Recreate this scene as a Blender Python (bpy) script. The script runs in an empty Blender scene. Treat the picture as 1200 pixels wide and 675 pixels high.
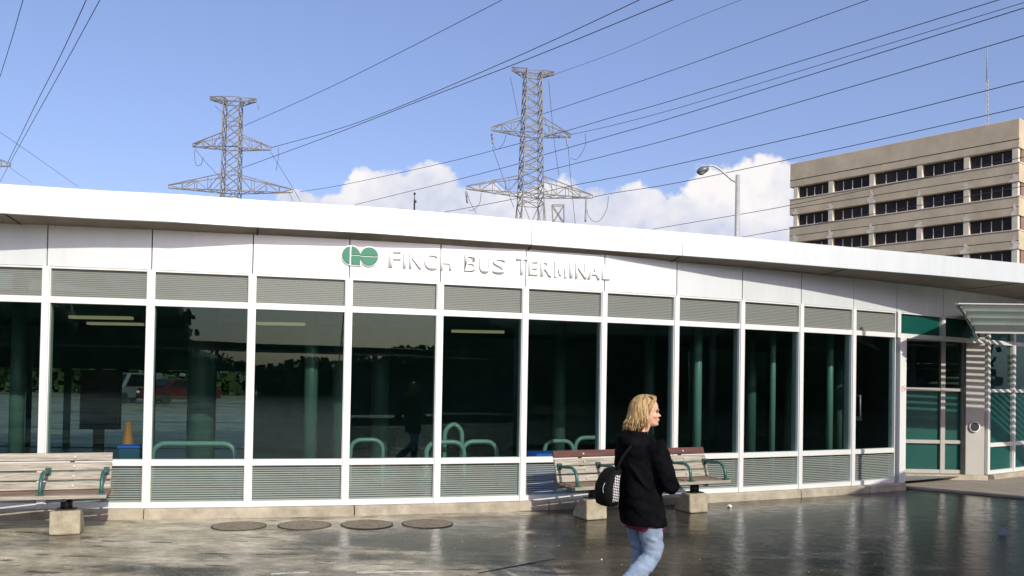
import bpy, bmesh, math, random
from mathutils import Vector, Matrix
from mathutils.noise import noise as pnoise
random.seed(7)
C = bpy.context.scene.collection
scene = bpy.context.scene

# ------------------------------------------------------------------ camera
FPX, PITCH, ROLL, YC, EYE = 1007.0, 0.018045, 0.017403, 425.59, 1.8
cam_data = bpy.data.cameras.new("camera")
cam = bpy.data.objects.new("camera", cam_data); C.objects.link(cam)
cam_data.sensor_width = 36.0
cam_data.lens = FPX / 1200 * 36.0
cam_data.shift_y = (YC - 337.5) / 1200
cam_data.clip_start, cam_data.clip_end = 0.05, 6000
_c, _s = math.cos(PITCH), math.sin(PITCH)
r0, f0, u0 = Vector((1, 0, 0)), Vector((0, _c, _s)), Vector((0, -_s, _c))
_c, _s = math.cos(ROLL), math.sin(ROLL)
rr, uu = r0 * _c + u0 * _s, u0 * _c - r0 * _s
cam.matrix_world = Matrix(((rr.x, uu.x, -f0.x, 0), (rr.y, uu.y, -f0.y, 0), (rr.z, uu.z, -f0.z, EYE), (0, 0, 0, 1)))
scene.camera = cam

# ------------------------------------------------------------------ light
SUN_AZ, SUN_EL = math.radians(27), math.radians(30)      # azimuth: to the right of straight behind the camera
SUN = Vector((math.sin(SUN_AZ) * math.cos(SUN_EL), -math.cos(SUN_AZ) * math.cos(SUN_EL), math.sin(SUN_EL)))
sd = bpy.data.lights.new("sun", 'SUN'); sd.energy = 4.0; sd.angle = math.radians(0.5); sd.color = (1.0, 0.95, 0.84)
sun = bpy.data.objects.new("sun", sd); C.objects.link(sun)
sun.rotation_euler = (-SUN).to_track_quat('-Z', 'Y').to_euler()
SKY_STRENGTH = 0.12
scene.view_settings.view_transform = 'Standard'
scene.view_settings.look = 'None'
scene.view_settings.gamma = 1.0
scene.view_settings.exposure = 0.15
scene.view_settings.use_curve_mapping = False

world = bpy.data.worlds.new("World"); scene.world = world; world.use_nodes = True


def build_world():
    nt = world.node_tree; nt.nodes.clear(); N = nt.nodes.new; L = nt.links.new
    out = N('ShaderNodeOutputWorld')
    sky = N('ShaderNodeTexSky'); sky.sky_type = 'NISHITA'; sky.sun_disc = False
    sky.sun_elevation = SUN_EL; sky.sun_rotation = math.atan2(SUN.x, SUN.y)
    sky.air_density = 1.0; sky.dust_density = 2.0; sky.ozone_density = 4.0
    bg = N('ShaderNodeBackground'); bg.inputs[1].default_value = SKY_STRENGTH
    tint = N('ShaderNodeVectorMath'); tint.operation = 'MULTIPLY_ADD'       # lilac summer veil over the clear-sky model
    tint.inputs[1].default_value = (1.15, 0.95, 1.07); tint.inputs[2].default_value = (0.57, 0.84, 1.22)
    L(sky.outputs[0], tint.inputs[0]); L(tint.outputs[0], bg.inputs[0])

    def math_(op, a, b=None, clamp=False):
        n = N('ShaderNodeMath'); n.operation = op; n.use_clamp = clamp
        for i, v in enumerate((a, b)):
            if v is None: continue
            if isinstance(v, (int, float)): n.inputs[i].default_value = v
            else: L(v, n.inputs[i])
        return n.outputs[0]
    tc = N('ShaderNodeTexCoord'); sep = N('ShaderNodeSeparateXYZ'); L(tc.outputs['Generated'], sep.inputs[0])
    yy = math_('MAXIMUM', sep.outputs[1], 0.05)
    u = math_('DIVIDE', sep.outputs[0], yy); v = math_('DIVIDE', sep.outputs[2], yy)
    nz = N('ShaderNodeTexNoise'); nz.inputs['Scale'].default_value = 26; nz.inputs['Detail'].default_value = 7; nz.inputs['Roughness'].default_value = 0.58
    L(tc.outputs['Generated'], nz.inputs['Vector'])
    nb = N('ShaderNodeTexNoise'); nb.inputs['Scale'].default_value = 11; nb.inputs['Detail'].default_value = 3
    L(tc.outputs['Generated'], nb.inputs['Vector'])
    lobes = [(400, 246, 48, 22), (442, 226, 50, 28), (503, 216, 36, 31), (480, 242, 95, 24), (548, 240, 50, 30), (600, 248, 50, 26),
             (655, 244, 48, 30), (705, 252, 60, 34), (738, 243, 55, 26), (788, 256, 56, 27), (842, 234, 40, 44), (866, 224, 28, 34), (912, 218, 36, 40),
             (900, 262, 70, 46), (800, 292, 190, 48), (960, 270, 60, 60), (342, 232, 22, 10),
             (1090, 300, 120, 70), (120, 250, 150, 26), (1500, 250, 200, 60), (-300, 240, 220, 50)]
    F = None
    for (px, py, ru, rv) in lobes:
        a = math_('MULTIPLY', math_('SUBTRACT', u, (px - 600) / FPX), FPX / ru)
        b = math_('MULTIPLY', math_('SUBTRACT', v, (444 + 0.0174 * (px - 600) - py) / FPX), FPX / rv)
        d = math_('SUBTRACT', 1.0, math_('SQRT', math_('ADD', math_('MULTIPLY', a, a), math_('MULTIPLY', b, b))))
        F = d if F is None else math_('MAXIMUM', F, d)
    n0 = math_('MULTIPLY', math_('SUBTRACT', nz.outputs[0], 0.5), 1.7)
    dens = math_('ADD', F, n0)
    mr = N('ShaderNodeMapRange'); mr.interpolation_type = 'SMOOTHSTEP'
    mr.inputs['From Min'].default_value = -0.08; mr.inputs['From Max'].default_value = 0.2
    L(dens, mr.inputs[0])
    front = math_('GREATER_THAN', sep.outputs[1], 0.06)
    alpha = math_('MULTIPLY', math_('MULTIPLY', mr.outputs[0], front), 0.95)
    # cloud colour: bright tops, lilac grey hollows
    sh = math_('ADD', math_('MULTIPLY', math_('SUBTRACT', nb.outputs[0], 0.5), 2.6),
               math_('MULTIPLY', math_('SUBTRACT', v, 0.20), 9.0))
    sh = math_('ADD', sh, math_('MULTIPLY', math_('SUBTRACT', nz.outputs[0], 0.5), 1.6))
    sh = math_('ADD', sh, 0.40, True)
    mix = N('ShaderNodeMix'); mix.data_type = 'RGBA'; L(sh, mix.inputs[0])
    mix.inputs[6].default_value = (0.56, 0.60, 0.74, 1); mix.inputs[7].default_value = (0.92, 0.88, 0.86, 1)
    bg2 = N('ShaderNodeBackground'); bg2.inputs[1].default_value = 1.0; L(mix.outputs[2], bg2.inputs[0])
    ms = N('ShaderNodeMixShader'); L(alpha, ms.inputs[0]); L(bg.outputs[0], ms.inputs[1]); L(bg2.outputs[0], ms.inputs[2])
    L(ms.outputs[0], out.inputs[0])


build_world()

# ------------------------------------------------------------------ pixel -> world helpers (photograph measured at 1200 x 675)


def ray(x, y):
    a, b = x - 600, y - YC
    c, s = math.cos(ROLL), math.sin(ROLL)
    u, v = c * a + s * b, -s * a + c * b
    c, s = math.cos(PITCH), math.sin(PITCH)
    return Vector((u / FPX, c + v / FPX * s, s - v / FPX * c))


def at_y(x, y, Y):
    d = ray(x, y); return d * (Y / d.y) + Vector((0, 0, EYE))


def at_z(x, y, z):
    d = ray(x, y); return d * ((z - EYE) / d.z) + Vector((0, 0, EYE))


# ------------------------------------------------------------------ mesh helpers


class MB:
    def __init__(self): self.bm = bmesh.new()

    def face(self, pts):
        vs = [self.bm.verts.new(p) for p in pts]
        try: return self.bm.faces.new(vs)
        except ValueError: return None

    def box(self, c, size, ax=None):
        c = Vector(c)
        X, Y, Z = ax if ax else (Vector((1, 0, 0)), Vector((0, 1, 0)), Vector((0, 0, 1)))
        hx, hy, hz = size[0] / 2, size[1] / 2, size[2] / 2
        v = [self.bm.verts.new(c + X * (sx * hx) + Y * (sy * hy) + Z * (sz * hz)) for sx in (-1, 1) for sy in (-1, 1) for sz in (-1, 1)]
        for f in ((0, 1, 3, 2), (4, 6, 7, 5), (0, 4, 5, 1), (2, 3, 7, 6), (0, 2, 6, 4), (1, 5, 7, 3)):
            self.bm.faces.new([v[i] for i in f])
        return self

    def bar(self, a, b, w, h=None):
        a, b = Vector(a), Vector(b); d = b - a; L = d.length
        if L < 1e-6: return self
        z = d / L; up = Vector((0, 0, 1)) if abs(z.z) < 0.95 else Vector((0, 1, 0))
        x = up.cross(z).normalized(); y = z.cross(x)
        return self.box((a + b) / 2, (w, h or w, L), (x, y, z))

    def tube(self, pts, rad, seg=8, caps=True):
        pts = [Vector(p) for p in pts]; n = len(pts)
        R = rad if isinstance(rad, (list, tuple)) else [rad] * n
        rings = []; prev = None
        for i, p in enumerate(pts):
            t = (pts[min(i + 1, n - 1)] - pts[max(i - 1, 0)]).normalized()
            if prev is None:
                ref = Vector((0, 0, 1)) if abs(t.z) < 0.9 else Vector((1, 0, 0))
                x = ref.cross(t).normalized()
            else:
                x = (prev - t * prev.dot(t)).normalized()
            prev = x; y = t.cross(x)
            rings.append([self.bm.verts.new(p + (x * math.cos(2 * math.pi * k / seg) + y * math.sin(2 * math.pi * k / seg)) * R[i]) for k in range(seg)])
        for i in range(n - 1):
            for k in range(seg):
                f = self.bm.faces.new((rings[i][k], rings[i][(k + 1) % seg], rings[i + 1][(k + 1) % seg], rings[i + 1][k])); f.smooth = True
        if caps:
            self.bm.faces.new(list(reversed(rings[0]))); self.bm.faces.new(rings[-1])
        return self

    def loft(self, rings, caps=True, smooth=True):
        rv = [[self.bm.verts.new(p) for p in r] for r in rings]; n = len(rv[0])
        for i in range(len(rv) - 1):
            for k in range(n):
                f = self.bm.faces.new((rv[i][k], rv[i][(k + 1) % n], rv[i + 1][(k + 1) % n], rv[i + 1][k])); f.smooth = smooth
        if caps:
            self.bm.faces.new(list(reversed(rv[0]))); self.bm.faces.new(rv[-1])
        return self

    def ellipsoid(self, c, r, seg=16, rings=10):
        m = Matrix.Translation(Vector(c)) @ Matrix.Diagonal((r[0], r[1], r[2], 1))
        g = bmesh.ops.create_uvsphere(self.bm, u_segments=seg, v_segments=rings, radius=1, matrix=m)
        for v in g['verts']:
            for f in v.link_faces: f.smooth = True
        return self

    def prism(self, poly, ext):
        """poly: list of 3D points, ext: vector"""
        a = [self.bm.verts.new(Vector(p)) for p in poly]; b = [self.bm.verts.new(Vector(p) + Vector(ext)) for p in poly]; n = len(a)
        self.bm.faces.new(list(reversed(a))); self.bm.faces.new(b)
        for i in range(n): self.bm.faces.new((a[i], a[(i + 1) % n], b[(i + 1) % n], b[i]))
        return self

    def build(self, name, mat, parent=None, bevel=0.0, bevel_seg=2):
        bmesh.ops.recalc_face_normals(self.bm, faces=self.bm.faces)
        if bevel:
            es = [e for e in self.bm.edges if len(e.link_faces) == 2 and e.calc_face_angle(0) > 0.5]
            bmesh.ops.bevel(self.bm, geom=es, offset=bevel, segments=bevel_seg, affect='EDGES', profile=0.5, clamp_overlap=True)
        me = bpy.data.meshes.new(name); self.bm.to_mesh(me); self.bm.free()
        if mat: me.materials.append(mat)
        o = bpy.data.objects.new(name, me); C.objects.link(o)
        if parent:
            o.parent = parent
            if parent.type == 'EMPTY' or True:
                o.matrix_parent_inverse = Matrix.Identity(4)
        return o


def tag(o, label, cat, group=None):
    o['label'] = label; o['category'] = cat
    if group: o['group'] = group
    return o


def thing(name, label, cat, loc=(0, 0, 0), rotz=0.0, group=None):
    o = bpy.data.objects.new(name, None); C.objects.link(o)
    o.location = loc; o.rotation_euler = (0, 0, rotz); o.empty_display_size = 0.2
    return tag(o, label, cat, group)


def structure(o): o['kind'] = 'structure'; return o


def copy_tree(root, loc, rotz, label, group=None):
    r = root.copy(); C.objects.link(r); r.location = loc; r.rotation_euler = (0, 0, rotz); r['label'] = label
    if group: r['group'] = group

    def rec(src, dst):
        for ch in [c for c in src.children]:
            k = ch.copy(); C.objects.link(k); k.parent = dst; rec(ch, k)
    rec(root, r); return r


def remeshed(name, mb, mat, parent, voxel, smooth=4):
    o = mb.build(name, mat, None)
    m = o.modifiers.new('r', 'REMESH'); m.mode = 'VOXEL'; m.voxel_size = voxel; m.use_smooth_shade = True
    s = o.modifiers.new('s', 'SMOOTH'); s.iterations = smooth; s.factor = 0.5
    dg = bpy.context.evaluated_depsgraph_get(); dg.update()
    me = bpy.data.meshes.new_from_object(o.evaluated_get(dg)); me.name = name
    o.modifiers.clear(); o.data = me
    if mat and not me.materials: me.materials.append(mat)
    for p in me.polygons: p.use_smooth = True
    if parent: o.parent = parent
    return o


# ------------------------------------------------------------------ materials


def base_mat(name):
    m = bpy.data.materials.new(name); m.use_nodes = True
    nt = m.node_tree; b = nt.nodes['Principled BSDF']
    return m, nt, b


def mat(name, col, rough=0.5, metal=0.0, var=0.12, scale=6.0, bump=0.0, bscale=60.0, spec=None, coat=0.0, stretch=(1, 1, 1)):
    m, nt, b = base_mat(name); N = nt.nodes.new; L = nt.links.new
    b.inputs['Roughness'].default_value = rough; b.inputs['Metallic'].default_value = metal
    if spec is not None: b.inputs['Specular IOR Level'].default_value = spec
    if coat: b.inputs['Coat Weight'].default_value = coat
    tc = N('ShaderNodeTexCoord'); mp = N('ShaderNodeMapping'); L(tc.outputs['Object'], mp.inputs[0]); mp.inputs['Scale'].default_value = stretch
    nz = N('ShaderNodeTexNoise'); nz.inputs['Scale'].default_value = scale; nz.inputs['Detail'].default_value = 6; nz.inputs['Roughness'].default_value = 0.62
    L(mp.outputs[0], nz.inputs['Vector'])
    rp = N('ShaderNodeValToRGB')
    rp.color_ramp.elements[0].position = 0.3; rp.color_ramp.elements[1].position = 0.7
    rp.color_ramp.elements[0].color = tuple(max(0, c * (1 - var)) for c in col) + (1,)
    rp.color_ramp.elements[1].color = tuple(min(1, c * (1 + var)) for c in col) + (1,)
    L(nz.outputs[0], rp.inputs[0]); L(rp.outputs[0], b.inputs['Base Color'])
    if bump:
        n2 = N('ShaderNodeTexNoise'); n2.inputs['Scale'].default_value = bscale; n2.inputs['Detail'].default_value = 4
        L(mp.outputs[0], n2.inputs['Vector'])
        bp = N('ShaderNodeBump'); bp.inputs['Strength'].default_value = bump; bp.inputs['Distance'].default_value = 0.01
        L(n2.outputs[0], bp.inputs['Height']); L(bp.outputs[0], b.inputs['Normal'])
    return m


def glass_mat(name, tint, refl=1.0, rough=0.0, stripes=None):
    """thin architectural glass: tinted see-through mixed with a mirror by Fresnel; stripes: printed horizontal lines"""
    m = bpy.data.materials.new(name); m.use_nodes = True
    nt = m.node_tree; nt.nodes.clear(); N = nt.nodes.new; L = nt.links.new
    out = N('ShaderNodeOutputMaterial')
    tr = N('ShaderNodeBsdfTransparent'); tr.inputs[0].default_value = tint + (1,)
    gl = N('ShaderNodeBsdfGlossy'); gl.inputs['Roughness'].default_value = rough; gl.inputs[0].default_value = (0.62, 0.86, 0.84, 1)
    tc = N('ShaderNodeTexCoord')
    nz = N('ShaderNodeTexNoise'); nz.inputs['Scale'].default_value = 0.9; nz.inputs['Detail'].default_value = 1.0
    L(tc.outputs['Object'], nz.inputs['Vector'])
    bp = N('ShaderNodeBump'); bp.inputs['Strength'].default_value = 0.02; bp.inputs['Distance'].default_value = 0.05
    L(nz.outputs[0], bp.inputs['Height']); L(bp.outputs[0], gl.inputs['Normal'])
    fr = N('ShaderNodeFresnel'); ge = N('ShaderNodeNewGeometry')          # thin pane: the far face reflects like the near one
    io = N('ShaderNodeMapRange'); L(ge.outputs['Backfacing'], io.inputs[0]); io.inputs['To Min'].default_value = 1.5; io.inputs['To Max'].default_value = 1 / 1.5; L(io.outputs[0], fr.inputs[0])
    mu = N('ShaderNodeMath'); mu.operation = 'MULTIPLY'; mu.use_clamp = True; mu.inputs[1].default_value = refl; L(fr.outputs[0], mu.inputs[0])
    mx = N('ShaderNodeMixShader'); L(mu.outputs[0], mx.inputs[0]); L(tr.outputs[0], mx.inputs[1]); L(gl.outputs[0], mx.inputs[2])
    last = mx.outputs[0]
    if stripes:
        pitch, duty, col, cover = stripes
        sp = N('ShaderNodeSeparateXYZ'); L(tc.outputs['Object'], sp.inputs[0])
        d = N('ShaderNodeMath'); d.operation = 'DIVIDE'; d.inputs[1].default_value = pitch; L(sp.outputs[2], d.inputs[0])
        f = N('ShaderNodeMath'); f.operation = 'FRACT'; L(d.outputs[0], f.inputs[0])
        g = N('ShaderNodeMath'); g.operation = 'LESS_THAN'; g.inputs[1].default_value = duty; L(f.outputs[0], g.inputs[0])
        k = N('ShaderNodeMath'); k.operation = 'MULTIPLY_ADD'; L(g.outputs[0], k.inputs[0]); k.inputs[1].default_value = cover[1] - cover[0]; k.inputs[2].default_value = cover[0]
        pr = N('ShaderNodeBsdfPrincipled'); pr.inputs['Base Color'].default_value = col + (1,); pr.inputs['Roughness'].default_value = 0.35
        m2 = N('ShaderNodeMixShader'); L(k.outputs[0], m2.inputs[0]); L(last, m2.inputs[1]); L(pr.outputs[0], m2.inputs[2]); last = m2.outputs[0]
    L(last, out.inputs[0])
    return m


def ground_mat():
    m, nt, b = base_mat('wet_paving'); N = nt.nodes.new; L = nt.links.new
    tc = N('ShaderNodeTexCoord')

    def noise(scale, detail=5, rough=0.6, st=(1, 1, 1)):
        mp = N('ShaderNodeMapping'); mp.inputs['Scale'].default_value = st; L(tc.outputs['Object'], mp.inputs[0])
        n = N('ShaderNodeTexNoise'); n.inputs['Scale'].default_value = scale; n.inputs['Detail'].default_value = detail; n.inputs['Roughness'].default_value = rough
        L(mp.outputs[0], n.inputs['Vector']); return n.outputs[0]

    def ramp(v, p0, p1, c0, c1):
        r = N('ShaderNodeMapRange'); r.interpolation_type = 'SMOOTHSTEP'; r.inputs['From Min'].default_value = p0; r.inputs['From Max'].default_value = p1
        r.inputs['To Min'].default_value = c0; r.inputs['To Max'].default_value = c1; L(v, r.inputs[0]); return r.outputs[0]
    sx_ = N('ShaderNodeSeparateXYZ'); L(tc.outputs['Object'], sx_.inputs[0])
    drift = ramp(sx_.outputs[0], -5.0, 4.5, -0.075, 0.19)
    ad = N('ShaderNodeMath'); ad.operation = 'ADD'; L(noise(0.55, 6, 0.62, (0.7, 1.3, 1)), ad.inputs[0]); L(drift, ad.inputs[1])
    wet = ramp(ad.outputs[0], 0.38, 0.62, 0.0, 1.0)         # 1 = water film
    grit = noise(42, 5, 0.7)
    blot = noise(1.7, 8, 0.72, (0.8, 1.25, 1))
    mott = noise(7.5, 6, 0.75, (0.75, 1.2, 1))
    dry = N('ShaderNodeMix'); dry.data_type = 'RGBA'; L(ramp(blot, 0.34, 0.66, 0, 1), dry.inputs[0])
    dry.inputs[6].default_value = (0.215, 0.19, 0.132, 1); dry.inputs[7].default_value = (0.53, 0.475, 0.345, 1)

    def mul(*vs):
        o_ = vs[0]
        for v_ in vs[1:]:
            q_ = N('ShaderNodeMath'); q_.operation = 'MULTIPLY'; L(o_, q_.inputs[0]); L(v_, q_.inputs[1]); o_ = q_.outputs[0]
        return o_
    dk = ramp(wet, 0, 1, 1.0, 0.09)
    mo = ramp(mott, 0.3, 0.7, 0.72, 1.28)
    pit = ramp(noise(4.6, 3, 0.55, (0.34, 1.25, 1)), 0.615, 0.64, 1.0, 0.30)
    pit2 = ramp(noise(9.0, 4, 0.6, (0.5, 1.3, 1)), 0.665, 0.70, 1.0, 0.45)
    spk = ramp(noise(26, 3, 0.6), 0.675, 0.71, 1.0, 3.2)
    tot = mul(dk, mo, pit, pit2, spk)
    fin = N('ShaderNodeVectorMath'); fin.operation = 'SCALE'; L(dry.outputs[2], fin.inputs[0]); L(tot, fin.inputs['Scale'])
    L(fin.outputs[0], b.inputs['Base Color'])
    # broken film: shallow skins of water between coarse dry grains
    film = ramp(noise(5.5, 7, 0.75, (0.7, 1.3, 1)), 0.40, 0.60, 0.0, 1.0)
    r0_ = ramp(film, 0, 1, 0.22, 0.07)
    rw_ = N('ShaderNodeMix'); L(wet, rw_.inputs[0]); rw_.inputs[2].default_value = 0.36; L(r0_, rw_.inputs[3])
    rg = N('ShaderNodeMath'); rg.operation = 'ADD'; L(rw_.outputs[0], rg.inputs[0]); L(ramp(grit, 0.3, 0.7, -0.03, 0.06), rg.inputs[1]); L(rg.outputs[0], b.inputs['Roughness'])
    b.inputs['IOR'].default_value = 1.33
    h = N('ShaderNodeMath'); h.operation = 'MULTIPLY_ADD'; L(noise(6, 5, 0.6, (1, 0.6, 1)), h.inputs[0]); h.inputs[1].default_value = 1.0
    g2 = N('ShaderNodeMath'); g2.operation = 'MULTIPLY'; L(grit, g2.inputs[0]); L(ramp(wet, 0, 1, 0.5, 0.22), g2.inputs[1]); L(g2.outputs[0], h.inputs[2])
    bp = N('ShaderNodeBump'); bp.inputs['Strength'].default_value = 0.23; bp.inputs['Distance'].default_value = 0.02
    L(h.outputs[0], bp.inputs['Height']); L(bp.outputs[0], b.inputs['Normal'])
    return m


def wood_mat(name, c0, c1, rough=0.7):
    m, nt, b = base_mat(name); N = nt.nodes.new; L = nt.links.new
    tc = N('ShaderNodeTexCoord'); mp = N('ShaderNodeMapping'); mp.inputs['Scale'].default_value = (0.9, 14, 14); L(tc.outputs['Object'], mp.inputs[0])
    n = N('ShaderNodeTexNoise'); n.inputs['Scale'].default_value = 3.5; n.inputs['Detail'].default_value = 7; n.inputs['Roughness'].default_value = 0.7; L(mp.outputs[0], n.inputs['Vector'])
    rp = N('ShaderNodeValToRGB'); rp.color_ramp.elements[0].position = 0.32; rp.color_ramp.elements[1].position = 0.66
    rp.color_ramp.elements[0].color = c0 + (1,); rp.color_ramp.elements[1].color = c1 + (1,)
    L(n.outputs[0], rp.inputs[0]); L(rp.outputs[0], b.inputs['Base Color']); b.inputs['Roughness'].default_value = rough
    bp = N('ShaderNodeBump'); bp.inputs['Strength'].default_value = 0.3; bp.inputs['Distance'].default_value = 0.004; L(n.outputs[0], bp.inputs['Height']); L(bp.outputs[0], b.inputs['Normal'])
    return m


def jeans_mat():
    m = mat('denim', (0.215, 0.285, 0.375), 0.85, 0, 0.38, 8, 0.5, 260)
    return m


M = {
    'ground': ground_mat(),
    'white': mat('white_metal', (0.66, 0.70, 0.68), 0.40, 0.35, 0.045, 2.2, 0.012, 3.0, stretch=(2.2, 2.2, 0.35)),
    'frame': mat('white_frame', (0.67, 0.68, 0.645), 0.42, 0.12, 0.04, 2.0),
    'soffit': mat('soffit_boards', (0.20, 0.165, 0.125), 0.7, 0, 0.2, 3.0),
    'gap': mat('dark_joint', (0.02, 0.02, 0.02), 0.9),
    'curb': mat('curb_concrete', (0.34, 0.30, 0.225), 0.9, 0, 0.3, 4.0, 0.5, 70),
    'block': mat('block_concrete', (0.34, 0.30, 0.21), 0.9, 0, 0.3, 7.0, 0.6, 60),
    'paving': mat('pale_brown_paving', (0.26, 0.225, 0.18), 0.85, 0, 0.18, 3.0, 0.4, 60),
    'glass': glass_mat('tinted_glass', (0.70, 0.79, 0.76), 1.0),
    'rear_glass': glass_mat('rear_glass', (0.60, 0.66, 0.63), 1.0, 0.05),
    'teal_glass': glass_mat('teal_glass', (0.10, 0.62, 0.52), 1.0, 0.0, (10.0, 1.1, (0.008, 0.10, 0.082), (0.0, 0.62))),
    'frit': glass_mat('line_printed_glass', (0.55, 0.64, 0.60), 1.0, 0.03, (0.0235, 0.60, (0.235, 0.25, 0.22), (0.42, 0.78))),
    'frit_low': glass_mat('line_printed_low_glass', (0.72, 0.84, 0.79), 1.0, 0.03, (0.0285, 0.50, (0.36, 0.385, 0.35), (0.06, 0.56))),
    'interior': mat('interior_dark', (0.085, 0.105, 0.10), 0.8, 0, 0.3, 1.0),
    'interior_teal': mat('interior_teal', (0.085, 0.175, 0.165), 0.7, 0, 0.3, 0.8),
    'column_lit': mat('teal_paint_lit', (0.20, 0.33, 0.30), 0.4, 0, 0.1, 2.0),  # column paint lightened in colour to look sunlit close behind the right panes
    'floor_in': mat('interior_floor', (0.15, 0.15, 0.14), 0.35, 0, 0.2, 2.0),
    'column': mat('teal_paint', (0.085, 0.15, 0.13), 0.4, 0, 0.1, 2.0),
    'tube': mat('teal_tube_paint', (0.24, 0.36, 0.325), 0.35, 0, 0.1, 4.0),
    'arm': mat('green_tube_paint', (0.025, 0.10, 0.08), 0.35, 0, 0.15, 8.0),
    'blue': mat('blue_plastic', (0.05, 0.19, 0.85), 0.4, 0, 0.06, 3.0),
    'orange': mat('orange_plastic', (0.60, 0.20, 0.06), 0.5),
    'letter': mat('letter_metal', (0.82, 0.82, 0.80), 0.4, 0, 0.03),
    'logo_green': mat('logo_green_enamel', (0.010, 0.175, 0.10), 0.4, 0, 0.05),
    'wood_grey': wood_mat('weathered_wood', (0.14, 0.122, 0.088), (0.42, 0.385, 0.305)),
    'wood_red': wood_mat('red_brown_wood', (0.04, 0.013, 0.009), (0.13, 0.042, 0.028)),
    'wood_brown': wood_mat('brown_wood', (0.08, 0.05, 0.035), (0.22, 0.14, 0.10)),
    'black_metal': mat('black_metal', (0.012, 0.012, 0.012), 0.45),
    'steel': mat('galvanised_steel', (0.17, 0.155, 0.13), 0.65, 0.1, 0.4, 0.6),
    'wire': mat('wire_dark', (0.05, 0.055, 0.065), 0.6),
    'insulator': mat('insulator_grey', (0.25, 0.26, 0.28), 0.5),
    'lamp_grey': mat('lamp_grey', (0.42, 0.42, 0.40), 0.5, 0.3),
    'lamp_head': mat('lamp_head_dark', (0.12, 0.13, 0.14), 0.4, 0.2),
    'office_wall': mat('office_concrete', (0.50, 0.425, 0.295), 0.9, 0, 0.16, 0.5, 0.3, 3.0),
    'office_light': mat('office_pale_column', (0.62, 0.56, 0.45), 0.85, 0, 0.12, 0.8),
    'office_stain': mat('office_patch', (0.66, 0.60, 0.49), 0.9, 0, 0.25, 1.2),
    'office_brick': mat('office_brick', (0.24, 0.15, 0.11), 0.9, 0, 0.2, 2.0),
    'office_glass': mat('office_window', (0.022, 0.016, 0.014), 0.3, 0, 0.7, 0.3, spec=0.25),
    'awning': mat('awning_green', (0.42, 0.475, 0.43), 0.45, 0.1, 0.12, 2.0),
    'post': mat('post_grey', (0.37, 0.355, 0.32), 0.5, 0.1, 0.08, 2.0),
    'skin': mat('skin', (0.62, 0.36, 0.24), 0.5, 0, 0.06, 30),
    'lip': mat('lips', (0.45, 0.14, 0.12), 0.45),
    'eye': mat('eye_dark', (0.03, 0.025, 0.02), 0.2),
    'brow': mat('brow_brown', (0.16, 0.09, 0.04), 0.8),
    'hair': mat('blond_hair', (0.33, 0.215, 0.085), 0.42, 0, 0.7, 10, 0.3, 90, stretch=(4, 4, 0.6)),
    'jacket': mat('black_wool', (0.0050, 0.0050, 0.0060), 1.0, 0, 0.5, 10, 0.5, 55, spec=0.04),
    'denim': jeans_mat(),
    'shirt': mat('maroon_cotton', (0.14, 0.008, 0.035), 0.85),
    'shoe': mat('dark_shoe', (0.03, 0.022, 0.018), 0.6),
    'bag': mat('black_nylon', (0.004, 0.004, 0.0045), 0.8, 0, 0.3, 12, spec=0.15),
    'paper': mat('white_paper', (0.75, 0.74, 0.72), 0.8),
    'road_paint': mat('worn_white_paint', (0.55, 0.54, 0.50), 0.6, 0, 0.35, 9.0),
    'iron': mat('cast_iron', (0.19, 0.16, 0.12), 0.65, 0.1, 0.4, 18),
    'iron_rim': mat('iron_rim', (0.06, 0.048, 0.038), 0.8),
    'foliage': mat('foliage', (0.045, 0.075, 0.025), 0.7, 0, 0.4, 0.3),
    'trunk': mat('bark', (0.09, 0.065, 0.045), 0.9),
    'car_silver': mat('silver_car_paint', (0.30, 0.31, 0.32), 0.3, 0.4, 0.03),
    'car_red': mat('red_car_paint', (0.085, 0.013, 0.013), 0.35, 0.0, 0.03),
    'tyre': mat('tyre_rubber', (0.015, 0.015, 0.015), 0.85),
    'dark_glass': mat('dark_car_glass', (0.015, 0.018, 0.02), 0.08),
}


def emit_mat(name, col, s):
    m = bpy.data.materials.new(name); m.use_nodes = True; nt = m.node_tree; nt.nodes.clear()
    e = nt.nodes.new('ShaderNodeEmission'); e.inputs[0].default_value = col + (1,); e.inputs[1].default_value = s
    o = nt.nodes.new('ShaderNodeOutputMaterial'); nt.links.new(e.outputs[0], o.inputs[0]); return m


M['tubelight'] = emit_mat('ceiling_lamp_glow', (1.0, 0.86, 0.5), 0.3)


def checker_mat():
    m, nt, b = base_mat('woven_check'); N = nt.nodes.new; L = nt.links.new
    tc = N('ShaderNodeTexCoord'); mp = N('ShaderNodeMapping'); mp.vector_type = 'POINT'; mp.inputs['Rotation'].default_value = (0.0, 0.6, 0.0); mp.inputs['Scale'].default_value = (1, 0.0, 0.8); L(tc.outputs['Object'], mp.inputs[0])
    ck = N('ShaderNodeTexChecker'); ck.inputs['Scale'].default_value = 80; L(mp.outputs[0], ck.inputs[0])
    ck.inputs[1].default_value = (0.45, 0.45, 0.45, 1); ck.inputs[2].default_value = (0.012, 0.012, 0.012, 1)
    L(ck.outputs[0], b.inputs['Base Color']); b.inputs['Roughness'].default_value = 0.7
    return m


M['check'] = checker_mat()

# ------------------------------------------------------------------ setting: ground
g = MB(); g.face([(-1500, -1500, 0), (1500, -1500, 0), (1500, 2500, 0), (-1500, 2500, 0)])
structure(g.build('ground', M['ground']))

# ------------------------------------------------------------------ the curved terminal wall
WR, WCX, WCY = 34.0793, -10.79106, 44.15996
A0, DA = 0.150326, 0.0353879


def W(a, z=0.0, off=0.0):
    return Vector((WCX + (WR + off) * math.sin(a), WCY - (WR + off) * math.cos(a), z))


def ang(i): return A0 + DA * i


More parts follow.
